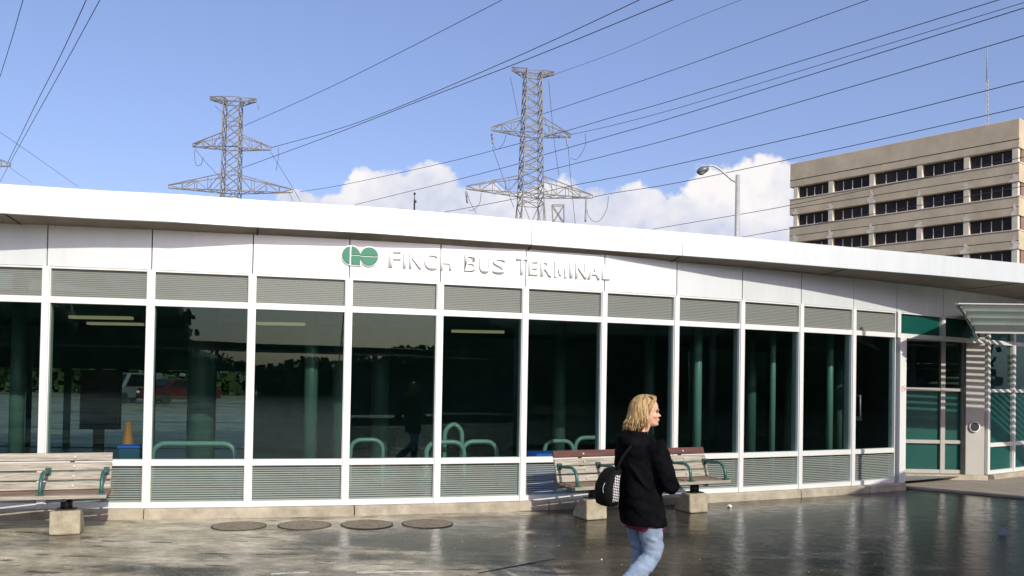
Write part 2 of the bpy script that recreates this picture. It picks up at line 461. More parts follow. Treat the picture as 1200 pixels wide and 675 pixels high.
CORNER_A, RECESS_MID_A, RECESS_END_A = 0.5369, 0.5772, 0.6244
Z_BAR, Z_LOW, Z_RAIL, Z_RAIL2, Z_GLASS, Z_TR, Z_LOUV, Z_SOFF = 0.125, 0.195, 0.645, 0.722, 2.628, 2.706, 3.072, 3.565

term = thing('bus_terminal_building', 'long low white bus terminal with curved glass front and flat overhanging roof', 'building', W(ang(5)))
TO = Vector(term.location)


def tpart(mb, name, m, parent=None, **k):
    """mesh built in world coordinates, stored relative to the terminal's base"""
    bmesh.ops.translate(mb.bm, verts=mb.bm.verts, vec=-TO)
    return mb.build(name, m, parent or term, **k)


def frame_axes(a0, a1):
    p, q = W(a0), W(a1); t = (q - p).normalized(); n = Vector((t.y, -t.x, 0))
    return (p + q) / 2, (q - p).length, t, n, Vector((0, 0, 1))


def seg_box(mb, a0, a1, z0, z1, off0, off1, inset=0.0):
    c, L, t, n, z = frame_axes(a0, a1)
    mb.box(c + n * ((off0 + off1) / 2) + z * ((z0 + z1) / 2), (L - 2 * inset, abs(off1 - off0), z1 - z0), (t, n, z))


def mullion(a, z0, z1, w=0.078, d0=-0.13, d1=0.045):
    mb = MB(); t = Vector((math.cos(a), math.sin(a), 0)); n = Vector((math.sin(a), -math.cos(a), 0))
    mb.box(W(a) + n * ((d0 + d1) / 2) + Vector((0, 0, (z0 + z1) / 2)), (w, d1 - d0, z1 - z0), (t, n, Vector((0, 0, 1))))
    tpart(mb, 'mullion', M['frame'])


bays = [(ang(i), ang(i + 1), 'full') for i in range(-5, 10)] + [(ang(10), CORNER_A, 'full'),
        (CORNER_A, RECESS_MID_A, 'over'), (RECESS_MID_A, RECESS_END_A, 'over'),
        (RECESS_END_A, 0.6562, 'side'), (0.6562, 0.690, 'side'), (0.690, 0.725, 'side'), (0.725, 0.760, 'side')]
HW = 0.039
for (a0, a1, kind) in bays:
    b = MB()
    seg_box(b, a0, a1, Z_GLASS, Z_TR, -0.09, 0.03, HW)
    if kind != 'over':
        seg_box(b, a0, a1, Z_BAR, Z_LOW, -0.09, 0.03, HW)
        seg_box(b, a0, a1, Z_RAIL, Z_RAIL2, -0.09, 0.03, HW)
    if kind == 'side': seg_box(b, a0, a1, 1.70, 1.76, -0.09, 0.03, HW)
    c_, L_, t_, n_v, z_ = frame_axes(a0, a1)
    zlo = Z_BAR if kind != 'over' else Z_GLASS
    for sg in (-1, 1):
        b.box(c_ + t_ * (sg * (L_ / 2 - HW - 0.002)) + n_v * -0.03 + z_ * ((zlo + Z_LOUV) / 2), (0.016, 0.112, Z_LOUV - zlo - 0.004), (t_, n_v, z_))
    seg_box(b, a0, a1, Z_LOUV - 0.022, Z_LOUV - 0.001, -0.088, 0.024, HW)
    win = tpart(b, 'window_frame', M['frame'])
    h = MB(); seg_box(h, a0, a1, Z_LOUV + 0.004, Z_SOFF + 0.03, -0.05, 0.018, 0.007)
    tpart(h, 'header_panel', M['white'], win)
    q = MB(); seg_box(q, a0, a1, Z_TR, Z_LOUV, -0.032, -0.022, HW)
    tpart(q, 'louvre_panel', M['frit'] if kind == 'full' else M['teal_glass'], win)
    if kind == 'full':
        q = MB(); seg_box(q, a0, a1, Z_RAIL2, Z_GLASS, -0.030, -0.020, HW); tpart(q, 'glass_pane', M['glass'], win)
        q = MB(); seg_box(q, a0, a1, Z_LOW, Z_RAIL, -0.032, -0.022, HW); tpart(q, 'lower_panel', M['frit_low'], win)
    if kind == 'side':
        q = MB(); seg_box(q, a0, a1, 1.76, Z_GLASS, -0.03, -0.02, HW); tpart(q, 'glass_pane', M['glass'], win)
        q = MB(); seg_box(q, a0, a1, Z_RAIL2, 1.70, -0.03, -0.02, HW); tpart(q, 'teal_pane', M['teal_glass'], win)
        q = MB(); seg_box(q, a0, a1, Z_LOW, Z_RAIL, -0.03, -0.02, HW); tpart(q, 'teal_pane', M['teal_glass'], win)
for i in range(-5, 11): mullion(ang(i), Z_BAR, Z_LOUV)
for a in (0.6562, 0.690, 0.725, 0.760): mullion(a, Z_BAR, Z_LOUV)
mullion(RECESS_MID_A, Z_GLASS - 0.003, Z_LOUV); mullion(RECESS_END_A, Z_BAR, Z_LOUV, 0.09)
# corner post, wider and lighter
cp = MB(); a = CORNER_A + 0.0035; t = Vector((math.cos(a), math.sin(a), 0)); n = Vector((math.sin(a), -math.cos(a), 0))
cp.box(W(a) + n * -0.04 + Vector((0, 0, (Z_BAR + Z_GLASS) / 2)), (0.17, 0.22, Z_GLASS - Z_BAR), (t, n, Vector((0, 0, 1))))
cp.box(W(a - 0.0025) + n * -0.04 + Vector((0, 0, (Z_GLASS + Z_LOUV) / 2 + .002)), (0.085, 0.18, Z_LOUV - Z_GLASS), (t, n, Vector((0, 0, 1))))
post = tpart(cp, 'corner_post', M['frame'])
# no smoking roundel on the corner post
sc_ = W(a, 1.755) + n * 0.071
s1 = MB(); ring = [sc_ + (t * math.cos(k * math.pi / 12) + Vector((0, 0, 1)) * math.sin(k * math.pi / 12)) * 0.058 for k in range(24)]; s1.prism(ring, n * 0.003)
rd = tpart(s1, 'no_smoking_roundel', M['paper'], post)
s2 = MB()
for k in range(24):
    p0, p1 = [(t * math.cos(j * math.pi / 12) + Vector((0, 0, 1)) * math.sin(j * math.pi / 12)) * 0.048 for j in (k, k + 1)]
    s2.bar(sc_ + n * 0.005 + p0, sc_ + n * 0.005 + p1, 0.009, 0.004)
s2.bar(sc_ + n * 0.0055 + (t * -.034 + Vector((0, 0, .034))), sc_ + n * 0.0055 + (t * .034 + Vector((0, 0, -.034))), 0.009, 0.004)
M['sign_red'] = mat('sign_red', (0.45, 0.03, 0.03), 0.5)
tpart(s2, 'prohibition_ring', M['sign_red'], rd)
s3 = MB(); s3.bar(sc_ + n * 0.0045 + t * -.03, sc_ + n * 0.0045 + t * .03, 0.012, 0.003); tpart(s3, 'cigarette_mark', M['black_metal'], rd)

# curb, in cast lengths
edges = [ang(-5), ang(-3), ang(-1), ang(1.0), ang(3.1), ang(5.3), ang(7.35), ang(8.95), ang(10.25), 0.5415]
for e0, e1 in zip(edges[:-1], edges[1:]):
    c = MB(); n_ = max(2, int((e1 - e0) / 0.012)); g_ = 0.0002
    aa = [e0 + g_ + (e1 - e0 - 2 * g_) * k / n_ for k in range(n_ + 1)]
    prof = [(-0.16, 0.0), (0.125, 0.0), (0.120, 0.105), (0.10, Z_BAR - 0.002), (-0.16, Z_BAR - 0.002)]
    rings = [[W(x, zz, oo) for (oo, zz) in prof] for x in aa]
    c.loft(rings, True, False); tpart(c, 'concrete_curb', M['curb'])
c = MB(); aa = [0.626 + 0.012 * k for k in range(13)]
c.loft([[W(x, zz, oo) for (oo, zz) in [(-0.16, 0.0), (0.125, 0.0), (0.12, 0.105), (0.1, Z_BAR - .002), (-0.16, Z_BAR - .002)]] for x in aa], True, False); tpart(c, 'concrete_curb', M['curb'])

# header backing (dark joint lines between the panels) and door at the right end of the glass front
bk = MB()
for (a0, a1, kind) in bays: seg_box(bk, a0, a1, Z_LOUV + 0.006, Z_SOFF + 0.02, -0.075, -0.055)
tpart(bk, 'header_backing', M['lamp_head'])
hd = MB(); ah = ang(10) + 0.004
for zz in (1.26, 1.62): hd.bar(W(ah, zz, -0.03), W(ah, zz, 0.055), 0.018)
hd.tube([W(ah, 1.25, 0.055), W(ah, 1.63, 0.055)], 0.013, 8)
tpart(hd, 'door_handle', M['lamp_head'])

# roof: the white edge follows measured points; the soffit hangs under it
TE = math.tan(SUN_EL)
edge_px = [(0, 249.5, .030), (114, 256, .034), (205, 260, .042), (300, 266, .054), (441, 273.4, .068), (590, 284, .073), (623, 286.5, .074), (706, 292.8, .073), (800, 299.3, .060),
           (870, 304.4, .052), (996, 314.6, .048), (1089, 322, .045), (1200, 331.5, .04)]
edge = [at_z(x, y, 3.57 + dz) for (x, y, dz) in edge_px]
d_l = (edge[0] - edge[1]).normalized(); d_l.z = 0
edge = [edge[0] + d_l * 4.2 + Vector((0, -0.35, 0)) * 1.0, edge[0] + d_l * 2 + Vector((0, -.03, 0))] + edge
d_r = (edge[-1] - edge[-2]).normalized(); d_r.z = 0
edge = edge + [edge[-1] + d_r * 2.5, edge[-1] + d_r * 5.5]
FH = 0.335
joint = {2 + 6, 2 + 8}
runs = [list(range(0, 9)), list(range(8, 11)), list(range(10, len(edge)))]
for run in runs:
    f = MB()
    pts = [edge[i] for i in run]
    for k in range(len(pts) - 1):
        p, q = pts[k], pts[k + 1]; t = (q - p).normalized(); n = Vector((t.y, -t.x, 0)).normalized()
        g0 = 0.004 if k == 0 else 0; g1 = 0.004 if k == len(pts) - 2 else 0
        p, q = p + t * g0, q - t * g1
        top = Vector((0, 0, FH))
        f.face([p, q, q + top, p + top]); bb = -n * 0.06
        f.face([p + bb, p + top + bb, q + top + bb, q + bb]); f.face([p + top, q + top, q + top + bb, p + top + bb]); f.face([p, p + bb, q + bb, q])
    tpart(f, 'roof_fascia', M['white'])
back = [Vector((p.x + 0.9, p.y + 11.5, p.z)) for p in edge]
rf = MB()
for k in range(len(edge) - 1):
    def inn(p): return p + Vector((0.02, 0.065, 0))
    z = Vector((0, 0, FH - 0.02))
    rf.face([inn(edge[k]) + z, inn(edge[k + 1]) + z, back[k + 1] + z, back[k] + z])
tpart(rf, 'roof_deck', M['lamp_grey'])
so = MB()
for k in range(len(edge) - 1):
    i0, i1 = edge[k] + Vector((0, 0.062, 0.012)), edge[k + 1] + Vector((0, 0.062, 0.012))
    def wallpt(p):
        a_ = math.atan2(p.x - WCX, WCY - p.y); q_ = W(a_, Z_SOFF + 0.004, -0.01); return q_
    so.face([i0, i1, wallpt(edge[k + 1]), wallpt(edge[k])])
    zz = Vector((0, 0, 0.05))
    so.face([wallpt(edge[k]) + zz * 0, wallpt(edge[k + 1]) + zz * 0, back[k + 1], back[k]])
tpart(so, 'soffit', M['soffit'])
# soffit seam strips
sm = MB()
for k in (0, 3, 6, 8, 10, 12, 13):
    p = edge[min(k + 2, len(edge) - 1)]; sm.bar(p + Vector((0, 0.08, 0.006)), wallpt(p) + Vector((0, -0.02, -0.001)), 0.02, 0.006)
tpart(sm, 'soffit_seam', M['gap'])
# interior shell
sh = MB(); aa = [ang(-5) - 0.01 + k * 0.05 for k in range(19)]
inner = [W(a_, 0, -9.0) for a_ in aa]; outer = [W(a_, 0, -0.17) for a_ in aa]
up = Vector((0, 0, 3.5))


def on_radius(px, py, dep):
    dd = ray(px, py); rad = WR - dep; A = dd.x ** 2 + dd.y ** 2; B = -2 * (dd.x * WCX + dd.y * WCY); Cc = WCX ** 2 + WCY ** 2 - rad * rad
    tt = (-B - math.sqrt(B * B - 4 * A * Cc)) / (2 * A); p = Vector((dd.x * tt, dd.y * tt, 0)); return p, math.atan2(p.x - WCX, WCY - p.y)


REAR = 9.0
opens = [(-60, 30), (37, 74), (83, 110), (119, 171), (182, 232), (246, 292)]           # openings of the rear glazing, as seen through the front
spans = [(on_radius(a_, 480, REAR)[1], on_radius(b_, 480, REAR)[1]) for a_, b_ in opens]


def wall_strip(a_, b_, z0, z1):
    n_ = max(1, int(abs(b_ - a_) / 0.05) + 1)
    for q in range(n_):
        x0, x1 = a_ + (b_ - a_) * q / n_, a_ + (b_ - a_) * (q + 1) / n_
        sh.face([W(x0, z0, -REAR), W(x1, z0, -REAR), W(x1, z1, -REAR), W(x0, z1, -REAR)])


lo = aa[0]
for (s0, s1) in spans:
    wall_strip(lo, s0, 0, 3.5); wall_strip(s0, s1, 0, 0.12); wall_strip(s0, s1, 1.86, 3.5); lo = s1
wall_strip(lo, aa[-1], 0, 3.5)
for (s0, s1) in spans:
    q = MB(); c_, L_, t_, n_v, z_ = frame_axes(s0, s1)
    p_, q_ = W(s0, 0, -REAR), W(s1, 0, -REAR); n_v = Vector(((q_ - p_).y, -(q_ - p_).x, 0)).normalized()
    q.box((p_ + q_) / 2 + Vector((0, 0, 0.99)), ((q_ - p_).length, 0.01, 1.74), ((q_ - p_).normalized(), n_v, Vector((0, 0, 1)))); tpart(q, 'rear_glass', M['rear_glass'])
for e in (0, -1): sh.face([inner[e], outer[e], outer[e] + up, inner[e] + up])
tpart(sh, 'inner_wall', M['interior_teal'])
fl = MB()
for k in range(len(aa) - 1):
    z1 = Vector((0, 0, 0.10)); fl.face([inner[k] + z1, inner[k + 1] + z1, outer[k + 1] + z1, outer[k] + z1])
tpart(fl, 'inner_floor', M['floor_in'])
ce = MB()
for k in range(len(aa) - 1):
    z1 = Vector((0, 0, 2.80)); ce.face([inner[k] + z1, inner[k + 1] + z1, outer[k + 1] + z1, outer[k] + z1])
tpart(ce, 'inner_ceiling', M['interior_teal'])
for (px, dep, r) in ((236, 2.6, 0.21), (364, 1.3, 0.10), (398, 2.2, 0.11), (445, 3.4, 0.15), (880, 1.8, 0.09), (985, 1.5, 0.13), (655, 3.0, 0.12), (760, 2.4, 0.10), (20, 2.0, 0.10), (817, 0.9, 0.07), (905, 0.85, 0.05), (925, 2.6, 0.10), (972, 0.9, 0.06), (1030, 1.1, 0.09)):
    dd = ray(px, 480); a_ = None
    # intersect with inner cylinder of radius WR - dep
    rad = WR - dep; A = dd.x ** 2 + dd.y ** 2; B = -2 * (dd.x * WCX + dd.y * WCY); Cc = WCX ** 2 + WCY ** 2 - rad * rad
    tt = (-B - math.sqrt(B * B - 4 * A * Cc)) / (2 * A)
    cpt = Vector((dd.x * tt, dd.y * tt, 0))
    k = MB(); k.tube([cpt + Vector((0, 0, 0.1)), cpt + Vector((0, 0, 3.3))], r, 20); tpart(k, 'column', M['column_lit'] if px > 800 and dep < 1.2 else M['column'])
# ceiling lamps inside
for (px, dep) in ((118, 5.2), (135, 7.2), (335, 5.6), (560, 6.0)):
    dd = ray(px, 395); rad = WR - dep; A = dd.x ** 2 + dd.y ** 2; B = -2 * (dd.x * WCX + dd.y * WCY); Cc = WCX ** 2 + WCY ** 2 - rad * rad
    tt = (-B - math.sqrt(B * B - 4 * A * Cc)) / (2 * A); p = Vector((dd.x * tt, dd.y * tt, 2.77))
    k = MB(); k.box(p, (1.1, 0.16, 0.05)); tpart(k, 'ceiling_light', M['tubelight'])

# recessed entrance screen behind the corner, with its column
YR = 16.55
xs = [7.15, 8.28, 8.69]
rec = MB()
zb = [0.13, 0.20, 0.70, 0.765, 1.70, 1.765, 2.66, 2.72]
for x in xs: rec.box((x, YR, (0.13 + 2.9) / 2), (0.085, 0.12, 2.77))
for x0, x1 in zip(xs[:-1], xs[1:]):
    for z0, z1 in ((0.13, 0.20), (0.70, 0.765), (1.70, 1.765), (2.66, 2.72)):
        rec.box(((x0 + x1) / 2, YR, (z0 + z1) / 2), (x1 - x0 - 0.085, 0.10, z1 - z0))
rs = tpart(rec, 'entrance_screen', M['post'])
for x0, x1 in zip(xs[:-1], xs[1:]):
    for z0, z1, m in ((0.20, 0.70, 'teal_glass'), (0.765, 1.70, 'teal_glass'), (1.765, 2.66, 'glass'), (2.72, 2.9, 'teal_glass')):
        q = MB(); q.box(((x0 + x1) / 2, YR + 0.01, (z0 + z1) / 2), (x1 - x0 - 0.085, 0.012, z1 - z0)); tpart(q, 'teal_pane' if m != 'glass' else 'glass_pane', M[m], rs)
cb = MB(); cb.box((8.05, YR - 0.06, 0.062), (1.98, 0.42, 0.124)); tpart(cb, 'concrete_curb', M['curb'], bevel=0.012)
cl = MB(); cl.box((8.845, YR - 0.06, 1.5), (0.36, 0.20, 3.0)); ec = tpart(cl, 'entrance_column', M['post'], bevel=0.006)
rdv = MB(); pc = at_y(1141, 500, YR - 0.16); rdv.tube([pc + Vector((0, 0.01, 0)), pc - Vector((0, 0.05, 0))], 0.10, 20); rb = tpart(rdv, 'round_sensor', M['paper'], ec)
rdv = MB(); rdv.tube([pc - Vector((0.006, 0.05, 0)), pc - Vector((0.006, 0.058, 0))], 0.083, 20); tpart(rdv, 'sensor_face', M['black_metal'], rb)
iw = MB(); iw.box((8.2, YR + 1.2, 1.5), (3.0, 0.08, 3.0)); tpart(iw, 'inner_wall', M['interior'])
ic = MB(); ic.face([(6.7, 15.2, 3.08), (9.4, 16.7, 3.08), (9.4, 18, 3.08), (6.4, 18, 3.08)]); tpart(ic, 'recess_ceiling', M['soffit'])
rw = MB(); rw.box((6.86, 15.95, 1.6), (0.08, 1.5, 2.95)); tpart(rw, 'recess_side_wall', M['interior'])
rw = MB(); rw.box((9.09, 16.56, 1.6), (0.13, 0.14, 2.95)); tpart(rw, 'recess_side_wall', M['interior'])

# pale brown pavement strip under the overhang at the right
pv = MB(); pv.prism([(6.93, 14.98, 0.004), (8.3, 13.9, 0.004), (12.5, 11.0, 0.004), (15.5, 18.5, 0.004), (9.3, 16.9, 0.004), (6.8, 16.6, 0.004)], (0, 0, 0.03))
structure(pv.build('pavement', M['paving']))

# roof aerial stub
ra = MB(); p0 = at_y(485.5, 247, 13.0); ra.tube([(p0.x, p0.y, 3.9), (p0.x, p0.y, p0.z + 0.17)], 0.012, 8); ra.tube([(p0.x, p0.y, p0.z + .17), (p0.x, p0.y, p0.z + .26)], 0.006, 6); ra.ellipsoid((p0.x, p0.y, p0.z + .26), (.02, .02, .02), 8, 6); ra.box((p0.x + 0.01, p0.y, p0.z + 0.14), (0.04, 0.03, 0.03))
tpart(ra, 'roof_vent_pipe', M['black_metal'])

# ------------------------------------------------------------------ raised lettering and emblem on the header
Z_WORD = 3.165


def flat_letter(ch, h):
    cu = bpy.data.curves.new('t', 'FONT'); cu.body = ch; cu.size = 1.0; cu.extrude = 0.0; cu.offset = 0.012
    o = bpy.data.objects.new('t', cu); C.objects.link(o)
    dg = bpy.context.evaluated_depsgraph_get(); dg.update()
    me = bpy.data.meshes.new_from_object(o.evaluated_get(dg))
    bpy.data.objects.remove(o)
    xs_ = [v.co.x for v in me.vertices]; ys_ = [v.co.y for v in me.vertices]
    return me, min(xs_), max(xs_), min(ys_), max(ys_)


def wall_angle(px, py=470):
    dd = ray(px, py); A = dd.x ** 2 + dd.y ** 2; B = -2 * (dd.x * WCX + dd.y * WCY); Cc = WCX ** 2 + WCY ** 2 - WR ** 2
    tt = (-B - math.sqrt(B * B - 4 * A * Cc)) / (2 * A); p = dd * tt
    return math.atan2(p.x - WCX, WCY - p.y), p.z + EYE


# (character, x0, x1, y_top, y_bottom) in photograph pixels
word_px = [('F', 455.5, 469.5, 293, 313.5), ('I', 472.5, 475.5, 296.5, 314.2), ('N', 479.5, 493.5, 297, 315), ('C', 497, 512, 297, 316.5), ('H', 516, 528.5, 299, 316.8),
           ('B', 544, 558, 298.5, 318), ('U', 561.5, 574, 302, 320), ('S', 577, 592, 302, 321),
           ('T', 604, 617.5, 302, 322), ('E', 619, 629.5, 305.2, 322.8), ('R', 633, 646, 306, 324), ('M', 649, 664, 307, 325), ('I', 667, 670, 308, 325.4), ('N', 673.5, 686.5, 308.5, 326.5), ('A', 688, 702, 309.5, 327.5), ('L', 704.5, 713.5, 310.5, 328)]
sign = thing('raised_sign_lettering', 'raised white capitals reading FINCH BUS TERMINAL on the white header band', 'lettering', W(wall_angle(580, 310)[0], 3.15, 0.02))
SO = Vector(sign.location)
for (ch, x0, x1, yt, yb) in word_px:
    me, mx0, mx1, my0, my1 = flat_letter(ch, 0.2)
    a0, _ = wall_angle(x0, (yt + yb) / 2); a1, _ = wall_angle(x1, (yt + yb) / 2)
    xm = (x0 + x1) / 2; zt_ = wall_angle(xm, yt)[1]; zb_ = wall_angle(xm, yb)[1]
    bm = bmesh.new()
    if ch == 'M':
        o_ = [(0, 0), (0, 1), (.27, 1), (.5, .42), (.73, 1), (1, 1), (1, 0), (.79, 0), (.79, .66), (.585, .12), (.415, .12), (.21, .66), (.21, 0)]
        bm.faces.new([bm.verts.new((mx0 + (mx1 - mx0) * a_, my0 + (my1 - my0) * b_, 0)) for a_, b_ in o_])
    else: bm.from_mesh(me)
    ret = bmesh.ops.extrude_face_region(bm, geom=list(bm.faces))
    topv = [e for e in ret['geom'] if isinstance(e, bmesh.types.BMVert)]
    for v in topv: v.co.z = 1.0
    for v in bm.verts:
        fx = (v.co.x - mx0) / max(1e-6, mx1 - mx0); fy = (v.co.y - my0) / (my1 - my0)
        v.co = W(a0 + (a1 - a0) * fx, zb_ + (zt_ - zb_) * fy, 0.019 + 0.022 * v.co.z) - SO
    mb = MB(); mb.bm.free(); mb.bm = bm
    mb.build('letter', M['letter'], sign)
    bpy.data.meshes.remove(me)

emb = thing('green_emblem', 'green round GO emblem with white rim left of the raised lettering', 'emblem', W(wall_angle(422, 300)[0], 3.25, 0.02))
EO = Vector(emb.location)


def wall_prism(poly, off0, off1, ac, zc, name, m, parent):
    """poly in metres (along wall, up)"""
    mb = MB(); P = []
    for (x, y) in poly: P.append(W(ac + x / WR, zc + y, off0) - EO)
    nrm = Vector((math.sin(ac), -math.cos(ac), 0)); mb.prism(P, nrm * (off1 - off0)); return mb.build(name, m, parent)


def arc(r, a, b, n=18, cx=0, cy=0): return [(cx + r * math.cos(math.radians(a + (b - a) * k / n)), cy + r * math.sin(math.radians(a + (b - a) * k / n))) for k in range(n + 1)]


aG, zG = wall_angle(411.3, 299.6); aO, zO = wall_angle(432.3, 300.9)
R_ = 0.117
# white backing plates
wall_prism(arc(R_ + .016, 0, 270, 30) + [(R_ + .016, -(R_ + .016))], 0.019, 0.040, aG, zG, 'backing_plate', M['letter'], emb)
wall_prism(arc(R_ + .016, 0, 345, 34), 0.021, 0.042, aO, zO, 'backing_plate', M['letter'], emb)
gp = 0.006
wall_prism([(-gp * 1 + -0.012, y) for y in (-math.sqrt(R_**2 - .018**2), math.sqrt(R_**2 - .018**2))] + [(x, y) for (x, y) in arc(R_, 99, 261, 20)], 0.0395, 0.056, aG, zG, 'green_half', M['logo_green'], emb)
wall_prism([(0.002, 0.012)] + arc(R_, 6, 88, 12), 0.0395, 0.056, aG, zG, 'green_quarter', M['logo_green'], emb)
wall_prism([(0.002, -R_), (R_, -R_), (R_, -0.004), (0.002, -0.004)], 0.0395, 0.056, aG, zG, 'green_square', M['logo_green'], emb)
wall_prism(arc(R_, 4, 176, 22), 0.0415, 0.058, aO, zO, 'green_half', M['logo_green'], emb)
wall_prism(arc(R_, 184, 356, 22), 0.0415, 0.058, aO, zO, 'green_half', M['logo_green'], emb)

# ------------------------------------------------------------------ things seen through the glass


def behind_glass(px, dep):
    dd = ray(px, 520); rad = WR - dep; A = dd.x ** 2 + dd.y ** 2; B = -2 * (dd.x * WCX + dd.y * WCY); Cc = WCX ** 2 + WCY ** 2 - rad * rad
    tt = (-B - math.sqrt(B * B - 4 * A * Cc)) / (2 * A); p = Vector((dd.x * tt, dd.y * tt, 0.10)); return p, math.atan2(p.x - WCX, WCY - p.y)


def hoop(L, H, r=0.04, bend=0.16):
    pts = [(-L / 2, 0, 0), (-L / 2, 0, H - bend)]
    for k in range(1, 6): th = math.pi / 2 * k / 5; pts.append((-L / 2 + bend - bend * math.cos(th), 0, H - bend + bend * math.sin(th)))
    pts += [(-x, y, z) for (x, y, z) in reversed(pts)]
    return pts


first = None
for (px, dep, L, H, lab) in ((228, 0.75, 1.05, 0.76, 'teal bent tube rail behind the glass beside the wide round column'),
                          (522, 0.7, 0.55, 0.78, 'teal tube rail ending left of the tall middle hoop behind the glass'),
                          (562, 0.75, 0.52, 0.78, 'teal tube rail right of the tall middle hoop, left of the blue bin'),
                          (531, 0.95, 0.26, 1.02, 'taller narrow teal hoop standing between two low tube rails inside'),
                          (655, 1.5, 0.5, 0.72, 'teal tube rail behind the blue bin inside'),
                          (690, 1.9, 0.5, 0.74, 'teal tube rail deep inside behind the long bench'),
                          (430, 2.0, 0.5, 0.72, 'small faint teal hoop inside left of the middle rails')):
    p, a_ = behind_glass(px, dep)
    k = MB(); k.tube(hoop(L, H), 0.034, 12)
    o = k.build('tube_rail', M['tube']); o.location = p; o.rotation_euler = (0, 0, a_)
    tag(o, lab, 'rail', 'teal tube rails inside the terminal')
p, a_ = behind_glass(643, 0.29)
bin_ = thing('recycling_bin', 'blue plastic bin behind the glass left of the long bench', 'bin', p, a_)
k = MB(); k.loft([[(sx * w, sy * d, z) for sx, sy in ((-1, -1), (1, -1), (1, 1), (-1, 1))] for (w, d, z) in ((0.24, 0.2, 0), (0.29, 0.23, 0.55))], True, False); k.build('bin_body', M['blue'], bin_, bevel=0.02)
k = MB(); k.loft([[(sx * w, sy * d, z) for sx, sy in ((-1, -1), (1, -1), (1, 1), (-1, 1))] for (w, d, z) in ((0.31, 0.25, 0.555), (0.31, 0.25, 0.60), (0.25, 0.2, 0.66))], True, False); k.build('bin_lid', M['blue'], bin_, bevel=0.015)
p, a_ = behind_glass(150, 1.6)
cone = thing('traffic_cone', 'orange traffic cone inside behind the second window from the left', 'traffic cone', p, a_)
k = MB(); k.box((0, 0, 0.02), (0.4, 0.4, 0.04)); k.build('cone_base', M['orange'], cone, bevel=0.01)
k = MB(); k.tube([(0, 0, 0.04), (0, 0, 1.0)], [0.17, 0.03], 20); k.build('cone_body', M['orange'], cone)
k = MB(); k.tube([(0, 0, 0.5), (0, 0, 0.68)], [0.114, 0.086], 20); k.build('reflective_band', M['paper'], cone)
p, a_ = behind_glass(155, 0.6)
tub = thing('blue_storage_tub', 'small dull blue tub inside below the orange traffic cone', 'tub', p, a_)
k = MB(); k.loft([[(sx * w, sy * d, z) for sx, sy in ((-1, -1), (1, -1), (1, 1), (-1, 1))] for (w, d, z) in ((0.11, 0.11, 0), (0.14, 0.14, 0.72))], True, False); k.build('tub_body', mat('dull_blue', (0.05, 0.12, 0.22), 0.6), tub, bevel=0.015)
k = MB(); k.box((0, 0, 0.735), (0.30, 0.30, 0.03)); k.build('tub_rim', M['blue'], tub, bevel=0.008)

p, a_ = behind_glass(117, 3.4)
bd = thing('notice_board', 'dark notice board on one leg inside behind the second window from the left', 'board', p, a_)
k = MB(); k.box((0, 0, 1.25), (0.62, 0.06, 0.95)); k.build('board_panel', M['black_metal'], bd, bevel=0.01)
k = MB(); k.box((-0.02, 0.0, 0.39), (0.16, 0.05, 0.78)); k.box((0, 0, 0.015), (0.5, 0.3, 0.03)); k.build('board_leg', M['black_metal'], bd)

# ------------------------------------------------------------------ benches


def build_bench(name, label, loc, rotz, top_mat):
    b = thing(name, label, 'bench', loc, rotz, 'slatted benches along the glass front')
    H = 1.25
    # backrest slats (bench faces -y)
    for k in range(4):
        z0 = 0.815 - k * 0.105; y0 = 0.285 - k * 0.036
        s = MB(); ax = (Vector((1, 0, 0)), Vector((0, math.cos(0.33), -math.sin(0.33))), Vector((0, math.sin(0.33), math.cos(0.33))))
        s.box((0, y0, z0), (2 * H, 0.035, 0.092), ax)
        s.build('back_slat', M[top_mat] if k == 0 else M['wood_grey'], b, bevel=0.006)
    for k in range(4):
        s = MB(); s.box((0, 0.10 - k * 0.118, 0.435 - (0.006 * k if k < 3 else 0.004)), (2 * H + 0.01, 0.105, 0.04)); s.build('seat_slat', M['wood_brown'] if k < 3 else M['wood_grey'], b, bevel=0.006)
    for x in (-0.83, 0.83):
        s = MB(); s.prism([(x - 0.155, -0.16, 0), (x - 0.155, 0.20, 0), (x - 0.155, 0.20, 0.07), (x - 0.155, 0.02, 0.265), (x - 0.155, -0.15, 0.265)], (0.31, 0, 0)); s.build('concrete_foot', M['block'], b, bevel=0.022)
        s = MB(); s.tube([(x, -0.05, 0.26), (x, -0.05, 0.395)], 0.062, 14); s.box((x, -0.05, 0.272), (0.2, 0.16, 0.014)); s.bar((x, -0.31, 0.402), (x, 0.18, 0.402), 0.05, 0.03)
        s.bar((x, 0.15, 0.402), (x, 0.325, 0.84), 0.045, 0.025); s.build('pedestal', M['black_metal'], b)
    for x in (-1.2, -0.6, 0.0, 0.6, 1.2):
        s = MB(); pts = [(x, 0.19, 0.665), (x, 0.02, 0.672), (x, -0.10, 0.678)]
        for k in range(1, 7): th = math.pi / 2 * k / 6; pts.append((x, -0.10 - 0.15 * math.sin(th), 0.678 - 0.15 + 0.15 * math.cos(th)))
        pts.append((x, -0.262, 0.45)); s.tube(pts, 0.021, 10)
        s.box((x, -0.262, 0.462), (0.075, 0.075, 0.012)); s.box((x, 0.195, 0.665), (0.06, 0.03, 0.08))
        s.build('armrest', M['arm'], b)
    for x in (-0.83, 0.83, 0.0):
        for k in range(4):
            s = MB(); s.tube([(x + 0.03, 0.262 - k * .036, 0.815 - k * .105), (x + 0.03, 0.262 - k * .036 - .012, 0.819 - k * .105)], 0.014, 8)
            s.build('bolt_head', M['post'], b)
    return b


